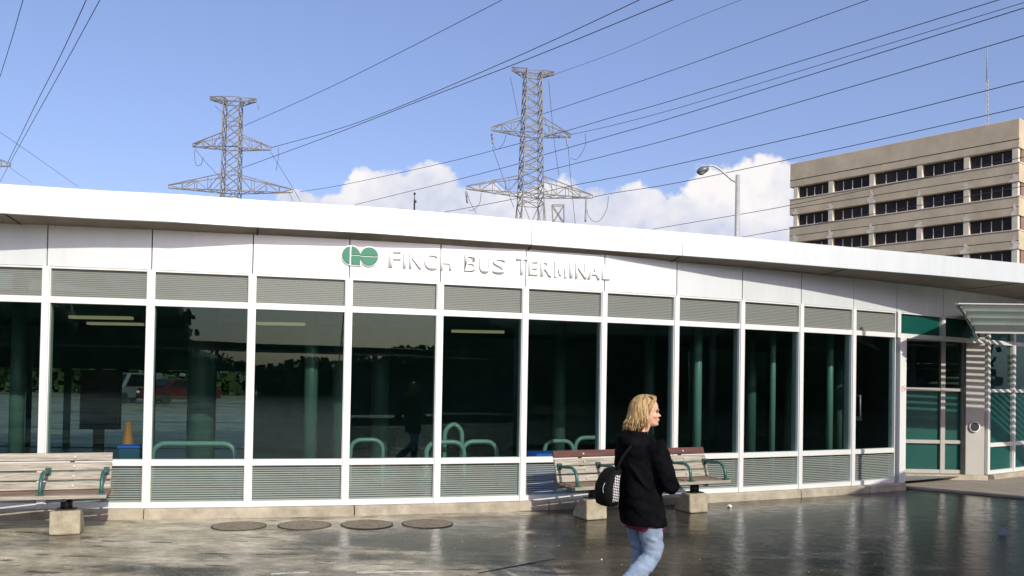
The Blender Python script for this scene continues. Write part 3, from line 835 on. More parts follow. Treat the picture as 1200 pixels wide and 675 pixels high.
build_bench('park_bench', 'weathered grey slatted bench at the left edge, green tube arms, one concrete foot in view', (-5.71, 9.33, 0), math.radians(19), 'wood_grey')
build_bench('park_bench', 'slatted bench with a red-brown top slat, partly hidden behind the walking woman', (1.80, 11.62, 0), math.radians(27), 'wood_red')

# ------------------------------------------------------------------ ground details
for i, (px, py, lab) in enumerate(((280, 617, 'leftmost round iron cover in the row of four on the wet paving'), (357, 616, 'second round iron cover from the left in the row of four'),
                                   (430, 615, 'third round iron cover from the left in the row of four'), (501, 614, 'rightmost round iron cover in the row of four on the paving'))):
    c_ = at_z(px, py, 0)
    mc = thing('manhole_cover', lab, 'manhole cover', (c_.x, c_.y, 0.004), 0.3 * i, 'round iron covers in a row')
    r = 0.315
    k = MB(); k.tube([(0, 0, 0), (0, 0, 0.006)], r, 40)
    k.build('cover_rim', M['iron_rim'], mc)
    k = MB(); k.tube([(0, 0, 0.002), (0, 0, 0.0075)], r - 0.018, 40)
    for gx in range(-9, 10):
        for gy in range(-9, 10):
            x, y = gx * 0.03, gy * 0.03
            if x * x + y * y < (r - 0.05) ** 2: k.box((x, y, 0.009), (0.017, 0.017, 0.005))
    k.build('cover_plate', M['iron'], mc)


def ragged(x0, x1, y, w, name, label):
    pts = []; n = 14; rnd = random.Random(x0)
    a, b2 = at_z(x0, y, 0), at_z(x1, y - 2, 0); t = (b2 - a).normalized(); nn = Vector((-t.y, t.x, 0)); L = (b2 - a).length
    for k in range(n + 1): pts.append(a + t * (L * k / n) + nn * (w * (0.4 + 0.6 * rnd.random())))
    for k in range(n, -1, -1): pts.append(a + t * (L * k / n) - nn * (w * (0.4 + 0.6 * rnd.random())))
    m = MB(); m.prism([(p.x, p.y, 0.003) for p in pts], (0, 0, 0.0015)); tag(m.build(name, M['road_paint']), label, 'paint mark')


ragged(318, 362, 673, 0.035, 'paint_mark', 'short worn white paint streak at the bottom edge, left of a longer one')
ragged(418, 508, 671.5, 0.04, 'paint_mark', 'long worn white paint streak on the wet paving near the bottom edge')


def crumple(px, py, r, label):
    c_ = at_z(px, py, 0); bm = bmesh.new(); bmesh.ops.create_icosphere(bm, subdivisions=3, radius=r)
    for v in bm.verts:
        n_ = pnoise(v.co * (2.2 / r) + Vector((px, 0, 0))); v.co *= 1 + 0.45 * n_; v.co.z *= 0.6
    m = MB(); m.bm.free(); m.bm = bm; o = m.build('crumpled_paper', M['paper']); o.location = (c_.x, c_.y, r * 0.5); tag(o, label, 'litter')


crumple(855, 594.5, 0.034, 'crumpled white paper scrap on the paving right of the long bench')
crumple(705, 656, 0.009, 'tiny white scrap on wet paving left of the woman')
c_ = at_z(1175, 626.5, 0)
cup = thing('paper_cup', 'discarded paper cup lying on its side on the dark wet paving at right', 'cup', (c_.x, c_.y, 0.045), 0.35)
k = MB(); k.tube([(0.06, 0.03, -0.004), (-0.05, -0.04, 0)], [0.032, 0.044], 18); k.build('cup_body', M['shoe'], cup)
k = MB(); k.tube([(-0.0500, -0.0400, 0), (-0.058, -0.0463, 0)], [0.048, 0.047], 18); k.build('cup_lid', M['insulator'], cup)

# fine grit and scraps blown over the paving
gd = MB(); rnd = random.Random(21)
for q in range(170):
    c_ = at_z(rnd.uniform(0, 1200), rnd.uniform(606, 680), 0)
    if c_.y > 8 + 0.35 * abs(c_.x) and (c_ - W(math.atan2(c_.x - WCX, WCY - c_.y))).length < 0.3: continue
    r = rnd.uniform(0.002, 0.0055); n_ = 5; a0_ = rnd.uniform(0, 6)
    gd.prism([(c_.x + r * rnd.uniform(.6, 1.6) * math.cos(a0_ + k * 6.283 / n_), c_.y + r * rnd.uniform(.6, 1.6) * math.sin(a0_ + k * 6.283 / n_), 0.001) for k in range(n_)], (0, 0, r * 0.8))
gd_ = gd.build('paving_grit', M['curb']); gd_['kind'] = 'stuff'

# slab joints: thin dark saw cuts in the paving
jn = MB()
for (a, b2) in (((560, 672), (650, 655)),):
    p, q = at_z(*a, 0), at_z(*b2, 0); jn.bar((p.x, p.y, 0.003), (q.x, q.y, 0.003), 0.025, 0.003)
structure(jn.build('paving_crack', M['gap']))

# ------------------------------------------------------------------ awning at the right end and the walkway canopy beyond the frame
aw = thing('slatted_awning', 'grey green ribbed metal awning jutting out at the right end of the glass front', 'awning', (9.8, 14.8, 0))
AO = Vector(aw.location)


def apart(mb, name, m): bmesh.ops.translate(mb.bm, verts=mb.bm.verts, vec=-AO); return mb.build(name, m, aw)


zt_, zb_ = 3.12, 2.70
T = [Vector((7.17, 13.85, zt_)), Vector((14, 13.45, zt_)), Vector((14, 16.2, zt_)), Vector((8.6, 16.2, zt_))]
Bq = [Vector((7.56, 14.05, zb_)), Vector((14, 13.70, zb_)), Vector((14, 16.1, zb_)), Vector((8.7, 16.1, zb_))]
# front: stepped horizontal ribs
fr = MB(); nst = 4
for k in range(nst):
    f0, f1 = k / nst, (k + 1) / nst
    p0, p1 = T[0].lerp(Bq[0], f0), T[1].lerp(Bq[1], f0); q0, q1 = T[0].lerp(Bq[0], f1), T[1].lerp(Bq[1], f1)
    o = Vector((0, -0.11, 0.0))
    fr.face([p0, p1, p1 + o, p0 + o]); fr.face([p0 + o, p1 + o, q1 + o * 0.2, q0 + o * 0.2])
apart(fr, 'front_ribs', M['awning'])
sd_ = MB(); n_ = 9
for k in range(n_):
    f0, f1 = (k + .08) / n_, (k + .92) / n_
    p0, p1 = T[0].lerp(T[3], f0), T[0].lerp(T[3], f1); q0, q1 = Bq[0].lerp(Bq[3], f0), Bq[0].lerp(Bq[3], f1)
    sd_.prism([p0, p1, q1, q0], (0.03, 0, 0))
sd_.face([T[0], T[3], Bq[3], Bq[0]])
apart(sd_, 'side_ribs', M['awning'])
rim = MB()
for p, q in ((T[0], T[1]), (T[0], T[3]), (Bq[0], Bq[1]), (Bq[0], Bq[3])): rim.bar(p, q, 0.05, 0.05)
apart(rim, 'rim', M['post'])
bl = MB(); n_ = 14
for k in range(n_):
    f = (k + 0.5) / n_; p, q = T[0].lerp(T[3], f) + Vector((0.12, 0, -0.05)), T[1].lerp(T[2], f) + Vector((0, 0, -0.05))
    bl.bar(p, q, 0.085, 0.02)
apart(bl, 'roof_blades', M['awning'])

wk = thing('walkway_canopy', 'flat roofed walkway canopy on posts standing to the right of the paving', 'canopy', (9.2, 7, 0), 0)


def kpart(mb, name, m): bmesh.ops.translate(mb.bm, verts=mb.bm.verts, vec=-Vector(wk.location)); return mb.build(name, m, wk)


k = MB(); k.prism([(9.25, 10.35, 3.1), (12.9, 7.4, 3.1), (8.6, 1.2, 3.1), (4.5, 4.6, 3.1)], (0, 0, 0.22)); kpart(k, 'canopy_roof', M['awning'])
for (x, y) in ((9.2, 9.6), (12.0, 7.4), (8.4, 2.3), (5.1, 4.9)):
    k = MB(); k.tube([(x, y, 0), (x, y, 3.1)], 0.07, 14); kpart(k, 'canopy_post', M['post'])
base_ = W(wall_angle(1010, 460)[0], 0, 0.1); ms_ = base_ + Vector((SUN.x, SUN.y, 0)).normalized() * 3.6
k = MB(); k.tube([(ms_.x, ms_.y, 0), (ms_.x, ms_.y, 4.85)], 0.045, 12); k.ellipsoid((ms_.x, ms_.y, 4.86), (.06, .06, .06), 10, 8); kpart(k, 'shadow_pole', M['post'])  # unseen lone pole, added to cast the narrow shadow on the wall

# ------------------------------------------------------------------ the woman
YW = 6.5
wx = at_y(750, 600, YW).x
person = thing('person', 'woman with blond hair in black jacket and pale jeans walking to the right', 'person', (wx, YW, 0), math.radians(25))


def tubes(mb, pts, rad, seg=14): mb.tube(pts, rad, seg)


def smooth_chain(pts, rads, n=5):
    """Catmull-Rom through joints"""
    P = [Vector(p) for p in pts]; out, ro = [], []
    for i in range(len(P) - 1):
        p0, p1, p2, p3 = P[max(i - 1, 0)], P[i], P[i + 1], P[min(i + 2, len(P) - 1)]
        for k in range(n):
            t = k / n
            out.append(0.5 * ((2 * p1) + (p2 - p0) * t + (2 * p0 - 5 * p1 + 4 * p2 - p3) * t * t + (3 * p1 - p0 - 3 * p2 + p3) * t ** 3)); ro.append(rads[i] + (rads[i + 1] - rads[i]) * t)
    out.append(P[-1]); ro.append(rads[-1]); return out, ro


def ell_ring(z, cx, cy, ax, ay, n=28, p=2.3):
    r = []
    for k in range(n):
        th = 2 * math.pi * k / n; c, s = math.cos(th), math.sin(th)
        r.append((cx + ax * math.copysign(abs(c) ** (2 / p), c), cy + ay * math.copysign(abs(s) ** (2 / p), s), z))
    return r


HYAW = math.radians(-27)                       # head turned relative to the torso
HB = Vector((0.035, -0.022, 1.462))             # chin height centre of the head
HR = Matrix.Translation(HB) @ Matrix.Rotation(HYAW, 4, 'Z')


def H(x, y, z): return HR @ Vector((x, y, z))


def hand(mb, wrist, d, up, side):
    """relaxed curled hand: palm plus five separate fingers"""
    d = Vector(d).normalized(); up = Vector(up).normalized(); lat = d.cross(up).normalized() * side; up = lat.cross(d).normalized() * side
    w = Vector(wrist)
    mb.tube([w - d * 0.02, w + d * 0.02, w + d * 0.055, w + d * 0.09], [0.026, 0.03, 0.036, 0.03], 12)
    for j, (o, ln) in enumerate(((-0.027, 0.068), (-0.009, 0.077), (0.009, 0.072), (0.026, 0.058))):
        b = w + d * 0.085 + lat * o
        p1 = b + d * (ln * 0.45) - up * 0.006; p2 = p1 + d * (ln * 0.28) - up * (ln * 0.25); p3 = p2 + d * (ln * 0.10) - up * (ln * 0.28)
        mb.tube([b - d * .02, p1, p2, p3], [0.0095, 0.009, 0.008, 0.006], 8)
    b = w + d * 0.03 - lat * 0.03
    mb.tube([b, b + d * 0.03 - lat * 0.022 - up * .008, b + d * 0.06 - lat * 0.018 - up * 0.022], [0.012, 0.010, 0.007], 8)


# limbs (local: +x forward, +y her left, away from the camera)
R_ARM = [(0.0, -0.165, 1.335), (0.04, -0.225, 1.19), (0.09, -0.235, 1.04), (0.175, -0.14, 1.03), (0.205, -0.01, 1.055)]
L_ARM = [(0.0, 0.165, 1.335), (0.07, 0.235, 1.19), (0.14, 0.25, 1.055), (0.215, 0.15, 1.02), (0.205, 0.03, 1.0)]
R_LEG = [(0.03, -0.085, 0.86), (0.045, -0.09, 0.68), (0.045, -0.09, 0.50), (-0.12, -0.09, 0.335), (-0.27, -0.09, 0.185)]
L_LEG = [(0.015, 0.085, 0.86), (0.04, 0.085, 0.67), (0.06, 0.08, 0.48), (0.05, 0.08, 0.28), (0.03, 0.08, 0.09)]
body = MB()
for arm_, s in ((R_ARM, -1), (L_ARM, 1)):
    p, r = smooth_chain(arm_, [0.055, 0.047, 0.042, 0.037, 0.027]); body.tube(p, r, 14)
hand(body, R_ARM[-1], (-.12, 1, 0.05), (1, 0, 0.1), 1); hand(body, L_ARM[-1], (0.0, -1, 0.02), (1, 0, 0.1), -1)
for leg_ in (R_LEG, L_LEG):
    p, r = smooth_chain(leg_, [0.085, 0.075, 0.055, 0.052, 0.04]); body.tube(p, r, 14)
body.tube([(-0.27, -0.09, 0.185), (-0.245, -0.09, 0.11), (-0.19, -0.09, 0.05), (-0.15, -0.09, 0.028)], [0.042, 0.042, 0.035, 0.022], 12)
body.tube([(0.0, 0.08, 0.06), (0.08, 0.08, 0.048), (0.19, 0.075, 0.03)], [0.042, 0.042, 0.022], 12)
body.loft([ell_ring(z, cx, 0, ax, ay) for (z, cx, ax, ay) in ((0.78, 0.02, 0.11, 0.15), (0.88, 0.01, 0.12, 0.165), (1.02, 0.0, 0.10, 0.135), (1.18, -0.01, 0.105, 0.15), (1.30, -0.015, 0.095, 0.165), (1.37, -0.012, 0.06, 0.10), (1.40, -0.005, 0.05, 0.055))])
body.tube([(-0.015, -0.004, 1.36), (0.0, -0.01, 1.43), H(-0.012, 0, 0.03), H(-0.015, 0, 0.07)], [0.06, 0.05, 0.05, 0.05], 16)
# head
hr = []
for (z, f, b_, w_) in ((-0.004, 0.066, 0.012, 0.018), (0.004, 0.078, 0.0, 0.030), (0.016, 0.082, -0.012, 0.040), (0.030, 0.079, -0.03, 0.047), (0.046, 0.083, -0.05, 0.053), (0.066, 0.082, -0.066, 0.060), (0.088, 0.080, -0.083, 0.066), (0.108, 0.075, -0.094, 0.070), (0.128, 0.084, -0.098, 0.073), (0.152, 0.083, -0.098, 0.074), (0.178, 0.072, -0.088, 0.068), (0.200, 0.050, -0.066, 0.054), (0.214, 0.018, -0.035, 0.030)):
    c_ = (f + b_) / 2; ax = (f - b_) / 2
    hr.append([H(c_ + ax * math.cos(t_), w_ * math.sin(t_), z) for t_ in [2 * math.pi * k / 28 for k in range(28)]])
body.loft(hr)
body.loft([[H(fx + x_, y_, z) for (x_, y_) in ((0, -w_), (d_, -w_ * .35), (d_, w_ * .35), (0, w_))] for (z, fx, d_, w_) in ((0.066, 0.074, 0.010, 0.012), (0.072, 0.076, 0.030, 0.016), (0.080, 0.075, 0.030, 0.014), (0.098, 0.070, 0.017, 0.010), (0.118, 0.074, 0.011, 0.008))])
body.ellipsoid(H(0.078, 0, 0.050), (0.014, 0.020, 0.006)); body.ellipsoid(H(0.077, 0, 0.040), (0.013, 0.018, 0.0065)); body.ellipsoid(H(0.073, 0, 0.014), (0.015, 0.016, 0.014))
for s in (-1, 1):
    body.ellipsoid(H(0.055, s * 0.040, 0.078), (0.022, 0.018, 0.022)); body.ellipsoid(H(-0.012, s * 0.074, 0.088), (0.016, 0.009, 0.028)); body.ellipsoid(H(0.072, s * 0.03, 0.122), (0.012, 0.024, 0.007))
bo = remeshed('body', body, M['skin'], person, 0.006, 2)
for s in (-1, 1):
    k = MB(); k.ellipsoid(H(0.070, s * 0.034, 0.107), (0.008, 0.011, 0.006), 12, 8); k.build('eye', M['eye'], person)
    k = MB(); k.tube([H(0.086, s * 0.016, 0.126), H(0.083, s * 0.034, 0.130), H(0.068, s * 0.054, 0.126)], [0.0035, 0.004, 0.002], 6); k.build('eyebrow', M['brow'], person)
k = MB(); k.ellipsoid(H(0.0845, 0, 0.049), (0.009, 0.019, 0.0045), 12, 8); k.ellipsoid(H(0.083, 0, 0.0405), (0.009, 0.017, 0.005), 12, 8); k.build('lips', M['lip'], person)
# jacket
jk = MB()
jk.loft([ell_ring(z, cx, 0, ax, ay, 32) for (z, cx, ax, ay) in ((0.725, 0.028, 0.152, 0.200), (0.735, 0.028, 0.158, 0.206), (0.80, 0.018, 0.155, 0.204), (0.92, -0.002, 0.152, 0.196), (1.05, -0.018, 0.150, 0.19), (1.17, -0.03, 0.152, 0.2), (1.27, -0.032, 0.142, 0.202), (1.335, -0.025, 0.115, 0.185), (1.385, -0.012, 0.088, 0.125), (1.42, -0.002, 0.066, 0.078))])
for arm_ in (R_ARM, L_ARM):
    a2 = [Vector(p) for p in arm_]; a2[-1] = a2[-2].lerp(a2[-1], 0.9)
    p, r = smooth_chain(a2, [0.088, 0.078, 0.068, 0.060, 0.050]); jk.tube(p, r, 16)
jk.ellipsoid((-0.115, -0.01, 1.345), (0.075, 0.12, 0.062)); jk.ellipsoid((-0.10, -0.01, 1.395), (0.055, 0.10, 0.04))
for (p0, p1) in (((-0.17, -.08, 1.2), (-0.05, -.2, 1.0)), ((-0.16, -.05, 1.0), (0.02, -.20, .9)), ((-0.12, -.12, .84), (0.1, -.18, .8))):
    jk.tube([p0, Vector(p0).lerp(Vector(p1), .5) + Vector((-.02, -.03, 0)), p1], [0.01, 0.022, 0.01], 8)
jo = remeshed('jacket', jk, M['jacket'], person, 0.010, 5)


def folds(o, amp, sc, amp2, sc2):
    me = o.data; me.update()
    co = [v.co + v.normal * (amp * pnoise(Vector((v.co.x * sc[0], v.co.y * sc[1], v.co.z * sc[2]))) + amp2 * pnoise(Vector((v.co.x * sc2[0] + 7, v.co.y * sc2[1], v.co.z * sc2[2] + v.co.x * 14)))) for v in me.vertices]
    for v, c_ in zip(me.vertices, co): v.co = c_
    me.update()


folds(jo, 0.012, (6, 6, 4), 0.007, (9, 9, 22))
# shirt hem below the jacket
k = MB(); k.loft([ell_ring(z, cx, 0, ax, ay, 32) for (z, cx, ax, ay) in ((0.688, 0.045, 0.125, 0.172), (0.70, 0.045, 0.128, 0.176), (0.80, 0.03, 0.13, 0.18))]); k.build('shirt_hem', M['shirt'], person)
# jeans
je = MB()
for leg_, rr_ in ((R_LEG, [0.098, 0.090, 0.073, 0.070, 0.074]), (L_LEG, [0.098, 0.086, 0.068, 0.066, 0.072])):
    p, r = smooth_chain(leg_, rr_, 8)
    r = [q * (1 + 0.05 * math.sin(i_ * 2.1) * (1 if 10 < i_ < 30 else 0.3)) for i_, q in enumerate(r)]
    je.tube(p, r, 18)
je.loft([ell_ring(z, cx, 0, ax, ay) for (z, cx, ax, ay) in ((0.74, 0.025, 0.10, 0.12), (0.80, 0.02, 0.118, 0.165), (0.90, 0.01, 0.12, 0.165))])
folds(remeshed('jeans', je, M['denim'], person, 0.007, 3), 0.007, (8, 8, 9), 0.007, (12, 12, 34))
# shoes
k = MB(); k.tube([(-0.315, -0.09, 0.135), (-0.255, -0.09, 0.085), (-0.19, -0.09, 0.045), (-0.13, -0.09, 0.03)], [0.036, 0.046, 0.042, 0.024], 14); k.build('shoe', M['shoe'], person)
k = MB(); k.tube([(-0.055, 0.08, 0.05), (0.0, 0.08, 0.056), (0.10, 0.08, 0.05), (0.21, 0.075, 0.03)], [0.034, 0.05, 0.045, 0.024], 14); k.build('shoe', M['shoe'], person)
# hair: cap, side volume and strands
hb = MB()
hb.ellipsoid(H(-0.030, 0, 0.150), (0.092, 0.088, 0.088), 24, 16)
hb.ellipsoid(H(-0.055, 0, 0.055), (0.070, 0.088, 0.095), 20, 12)
for s in (-1, 1): hb.ellipsoid(H(-0.048, s * 0.066, 0.06), (0.045, 0.032, 0.088), 16, 10)
hb.ellipsoid(H(-0.095, 0, 0.03), (0.045, 0.07, 0.06), 16, 10)
# cut the face opening
hm = hb.bm
rnd = random.Random(3)
for i in range(420):
    th = rnd.uniform(math.radians(84), math.radians(276))          # angle round the head, 0 = face
    top = Vector((0.03 + rnd.uniform(-0.02, 0.03), rnd.uniform(-0.02, 0.02), 0.232 + rnd.uniform(-.004, .006)))
    rx, ry = 0.108 + rnd.uniform(-.004, .006), 0.094 + rnd.uniform(-.004, .006)
    lo = rnd.uniform(-0.055, 0.01) if abs(th - math.pi) < 1.25 else rnd.uniform(-0.02, 0.04)
    wave = rnd.uniform(0, 6.28); pts = []
    back_ = (1 - math.cos(th)) / 2
    for k in range(11):
        f = k / 10
        if f < 0.45:
            g_ = f / 0.45 * math.pi / 2; rxx, ryy = rx * math.sin(g_), ry * math.sin(g_); z = 0.130 + 0.102 * math.cos(g_)
        else:
            g_ = (f - 0.45) / 0.55; rxx, ryy = rx * (1 + 0.22 * g_ * back_), ry * (1 + 0.08 * g_); z = 0.130 + (lo - 0.130) * g_
        wv = 0.015 * math.sin(wave + f * 9) * f * f
        if f > 0.85: wv += 0.016
        pts.append(H(-0.018 + (rxx + wv) * math.cos(th), (ryy + wv) * math.sin(th), z))
    hb.tube(pts, [0.004, 0.006, 0.007, 0.0075, 0.0075, 0.0075, 0.007, 0.007, 0.006, 0.005, 0.002], 5)
for i in range(46):                                             # fringe swept back from the forehead
    y = rnd.uniform(-0.07, 0.07); s = 1 if y > 0 else -1
    a_ = H(0.066 - abs(y) * 0.3, y * 0.6, 0.204 + rnd.uniform(0, .014)); b_ = H(0.030 - rnd.uniform(0, .025), s * (0.078 + rnd.uniform(0, .01)), 0.155); c2 = H(-0.018 - rnd.uniform(0, .03), s * 0.092, rnd.uniform(0.0, 0.06))
    p, r = smooth_chain([H(-0.02, y * 0.4, 0.236), a_, b_, c2], [0.004, 0.007, 0.007, 0.002], 4); hb.tube(p, r, 5)
for i in range(90):                                             # fine flyaway strands
    th = rnd.uniform(math.radians(80), math.radians(280)); z0 = rnd.uniform(0.06, 0.2); r0_ = 0.100 if z0 < .16 else 0.088
    p0 = H(-0.02 + r0_ * math.cos(th), r0_ * .92 * math.sin(th), z0); d1 = rnd.uniform(0.008, 0.024); z1 = rnd.uniform(-0.06, 0.03)
    p1 = H(-0.02 + (r0_ + d1) * math.cos(th), (r0_ + d1) * .95 * math.sin(th), (z0 + z1) / 2); th += rnd.uniform(-.2, .2)
    p2 = H(-0.02 + (r0_ + d1 + rnd.uniform(0, .02)) * math.cos(th), (r0_ + d1) * .95 * math.sin(th), z1)
    p, r = smooth_chain([p0, p1, p2], [0.003, 0.0028, 0.001], 4); hb.tube(p, r, 4)
hb.build('hair', M['hair'], person)

# her bag
bg_ = thing('shoulder_bag', 'black bag with black and white woven pattern hanging behind the woman', 'bag', (wx - 0.025, YW - 0.01, 0.115), math.radians(25)); bg_.scale = (0.88, 0.88, 0.88)
k = MB()
k.loft([ell_ring(z, cx, cy, ax, ay, 28, 3.0) for (z, cx, cy, ax, ay) in ((0.86, -0.285, 0.02, 0.045, 0.08), (0.875, -0.288, 0.02, 0.068, 0.11), (0.95, -0.292, 0.02, 0.082, 0.125), (1.04, -0.285, 0.02, 0.078, 0.12), (1.11, -0.262, 0.02, 0.066, 0.105), (1.16, -0.232, 0.02, 0.055, 0.095), (1.178, -0.22, 0.02, 0.028, 0.06))])
k.build('bag_body', M['bag'], bg_)
# woven panel wrapped on the camera side
k = MB(); rows = []
zs_ = [0.905 + 0.022 * j for j in range(11)]
prof_ = [(0.86, -0.285, 0.045, 0.08), (0.875, -0.288, 0.068, 0.11), (0.95, -0.292, 0.082, 0.125), (1.04, -0.285, 0.078, 0.12), (1.11, -0.262, 0.066, 0.105), (1.16, -0.232, 0.055, 0.095), (1.178, -0.22, 0.028, 0.06)]


def prof_at(z):
    for p_, q_ in zip(prof_[:-1], prof_[1:]):
        if p_[0] <= z <= q_[0]:
            f = (z - p_[0]) / (q_[0] - p_[0]); return [p_[i] + (q_[i] - p_[i]) * f for i in range(1, 4)]
    return prof_[-1][1:]


for z in zs_:
    cx, ax, ay = prof_at(z); rr_ = []
    for j in range(9):
        th = math.radians(-96 + 30 * j / 8); c, s = math.cos(th), math.sin(th)
        rr_.append((cx + (ax + .004) * math.copysign(abs(c) ** (2 / 3), c), 0.02 + (ay + .004) * math.copysign(abs(s) ** (2 / 3), s), z))
    rows.append([k.bm.verts.new(p_) for p_ in rr_])
for i in range(len(rows) - 1):
    for j in range(8): k.bm.faces.new((rows[i][j], rows[i][j + 1], rows[i + 1][j + 1], rows[i + 1][j]))
k.build('woven_panel', M['check'], bg_)
k = MB(); p, r = smooth_chain([(-0.24, -0.06, 1.17), (-0.21, -0.09, 1.27), (-0.12, -0.12, 1.385), (0.0, -0.12, 1.39)], [0.012] * 4, 5); k.tube(p, r, 8); k.build('strap', M['bag'], bg_)
k = MB(); p, r = smooth_chain([(-0.352, -0.05, 1.06), (-0.368, -0.05, 1.03), (-0.37, -0.05, 0.99), (-0.36, -0.05, 0.97)], [0.003] * 4, 4); k.tube(p, r, 8); k.build('zip_pull', M['lamp_grey'], bg_)

# ------------------------------------------------------------------ street lamp behind the roof
lp = at_y(864.5, 210, 30)
lamp = thing('street_lamp', 'grey street lamp with curved arm behind the terminal roof, left of the office block', 'street lamp', (lp.x, 30, 0))
ztop = at_y(864, 205, 30).z
k = MB(); k.tube([(0, 0, 0), (0, 0, ztop)], [0.12, 0.075], 16); k.build('pole', M['lamp_grey'], lamp)
pts = [at_y(x, y, 30) - Vector((lp.x, 30, 0)) for x, y in ((864, 214), (858, 211), (851, 205), (843, 198), (838, 195), (832, 194), (828, 196))]
k = MB(); k.tube(pts, 0.035, 10); k.build('arm', M['lamp_grey'], lamp)
hp = at_y(823.5, 199.5, 30) - Vector((lp.x, 30, 0))
k = MB(); k.ellipsoid((0, 0, 0), (0.23, 0.15, 0.13), 16, 10); o = k.build('lamp_head', M['lamp_head'], lamp); o.location = hp; o.rotation_euler = (0, math.radians(-22), 0)
k = MB(); k.ellipsoid((0, 0, 0), (0.15, 0.12, 0.11), 14, 8); o = k.build('lamp_glass', M['insulator'], lamp); o.location = hp + Vector((-0.03, 0, -0.06)); o.rotation_euler = (0, math.radians(-22), 0)

# ------------------------------------------------------------------ office block
ZT = 29.0
pl, pr_ = at_z(926, 192, ZT), at_z(1195, 138, ZT)
pl.z = pr_.z = 0
ex = (pr_ - pl).normalized(); LN = (pr_ - pl).length; ey = Vector((-ex.y, ex.x, 0))      # ey points away from the camera
if ey.y < 0: ey = -ey
EZ = Vector((0, 0, 1))
off = thing('office_block', 'beige concrete office block with dark ribbon windows rising behind the roof at right', 'building', pl)


def ob(mb, x0, x1, y0, y1, z0, z1):
    mb.box(ex * ((x0 + x1) / 2) + ey * ((y0 + y1) / 2) + EZ * ((z0 + z1) / 2), (x1 - x0, y1 - y0, z1 - z0), (ex, ey, EZ))


DP = 22.0
k = MB(); ob(k, 0, LN, 0, DP, 26.0, ZT); k.build('parapet', M['office_wall'], off, bevel=0.08)
k = MB(); ob(k, 0.0, LN, -0.02, 0.0 - 0.004, 26.85, 26.92); k.build('parapet_seam', M['gap'], off)
k = MB(); ob(k, 0.75, LN - 0.6, 0.75, DP - 0.7, 0, 26.0); k.build('inner_core', M['interior'], off)


def s_at(px):
    """distance along the facade for a pixel column"""
    dd = ray(px, 230); # intersect (pl + ex s) with ray in plan
    den = dd.x * ex.y - dd.y * ex.x
    return (-(pl.x) * dd.y + pl.y * dd.x) / den * -1


cols = [s_at(x) for x in (932, 973, 1021, 1077, 1132, 1189)]
for fl_ in range(8):
    z1 = 26.0 - 3.42 * fl_; z0 = z1 - 1.42; zs0 = z1 - 3.42
    k = MB(); ob(k, 0, LN, 0, DP, zs0, z0 - 0.10); sp_ = k.build('spandrel', M['office_wall'], off, bevel=0.05)
    k = MB(); ob(k, -0.05, LN + 0.05, -0.06, DP, z0 - 0.10, z0); k.build('window_sill', M['office_light'], off)
    k = MB(); ob(k, 0.0, LN, -0.015, -0.003, zs0 + 0.83, zs0 + 0.88); k.build('spandrel_seam', M['gap'], sp_)
    for j in range(len(cols) - 1):
        c0, c1 = cols[j] + 0.27, cols[j + 1] - 0.27
        k = MB(); ob(k, c0, c1, 0.55, 0.61, z0, z1); w_ = k.build('ribbon_window', M['office_glass'], off)
        k = MB()
        for q in range(1, 4): xx = c0 + (c1 - c0) * q / 4; ob(k, xx - 0.03, xx + 0.03, 0.45, 0.54, z0, z1 - 0.25)
        k.build('window_bars', M['office_stain'], w_)
    for c_ in cols:
        k = MB(); ob(k, c_ - 0.27, c_ + 0.27, 0.06, 0.6, z0, z1); k.build('facade_column', M['office_light'], off)
    k = MB(); ob(k, LN - 0.05 - 0.4, LN - 0.12, 0.9, DP, z0, z1); k.build('end_wall', M['office_brick'], off)
    # pale leached patches under each column
    for c_ in cols:
        rnd = random.Random(int(c_ * 100) + fl_); h_ = rnd.uniform(0.7, 1.6); w0 = rnd.uniform(0.35, 0.7)
        if fl_ == 0 and rnd.random() < .5: h_ *= .6
        zt2 = z0 - 0.12; P_ = []
        # widening downwards from the sill end of the column above
        zb2 = zs0 + 0.02; ztop2 = zb2 + h_
        n_ = 10; ph = rnd.uniform(0, 6)

        def wd(f, sd): return w0 * max(0.06, (1 - f) ** 0.7 * (0.75 + 0.35 * math.sin(ph + sd + f * 9)) * (0.8 + 0.4 * rnd.random()))
        for q in range(n_ + 1): f = q / n_; P_.append((c_ - wd(f, 0), zb2 + f * h_))
        for q in range(n_, -1, -1): f = q / n_; P_.append((c_ + wd(f, 2.5), zb2 + f * h_))
        k = MB(); k.prism([ex * x + ey * -0.012 + EZ * z for x, z in P_], ey * -0.006); k.build('pale_stain', M['office_stain'], sp_)
# roof mast on the office block
an0 = at_y(1156, 142, 93)
ant = thing('antenna_mast', 'thin lattice antenna mast on the office block roof', 'antenna', (an0.x, 93, ZT - 0.1))
zb_ = 0.0; zt1 = at_y(1155, 92, 93).z - ZT; zt2 = at_y(1155, 43, 93).z - ZT
k = MB()
for s in ((-.16, -.1), (.16, -.1), (0, .18)): k.bar((s[0], s[1], 0), (s[0] * .8, s[1] * .8, zt1), 0.05)
for q in range(12):
    z0 = zt1 * q / 12; z1 = zt1 * (q + 1) / 12
    k.bar((-.16, -.1, z0), (.16, -.1, z1), 0.035); k.bar((-.16, -.1, z0), (.16, -.1, z0), 0.035); k.bar((.16, -.1, z0), (0, .18, z1), 0.035)
k.build('lattice', M['insulator'], ant)
k = MB(); k.tube([(0, 0, zt1 - .3), (0, 0, zt1 + (zt2 - zt1) * .55), (0, 0, zt2)], [0.07, 0.05, 0.03], 8); k.build('whip_aerial', M['insulator'], ant)
k = MB(); k.tube([(-1.3, 0, 0), (-1.12, 0, 0.9)], 0.1, 8); k.build('side_aerial', M['black_metal'], ant)

# ------------------------------------------------------------------ pylons


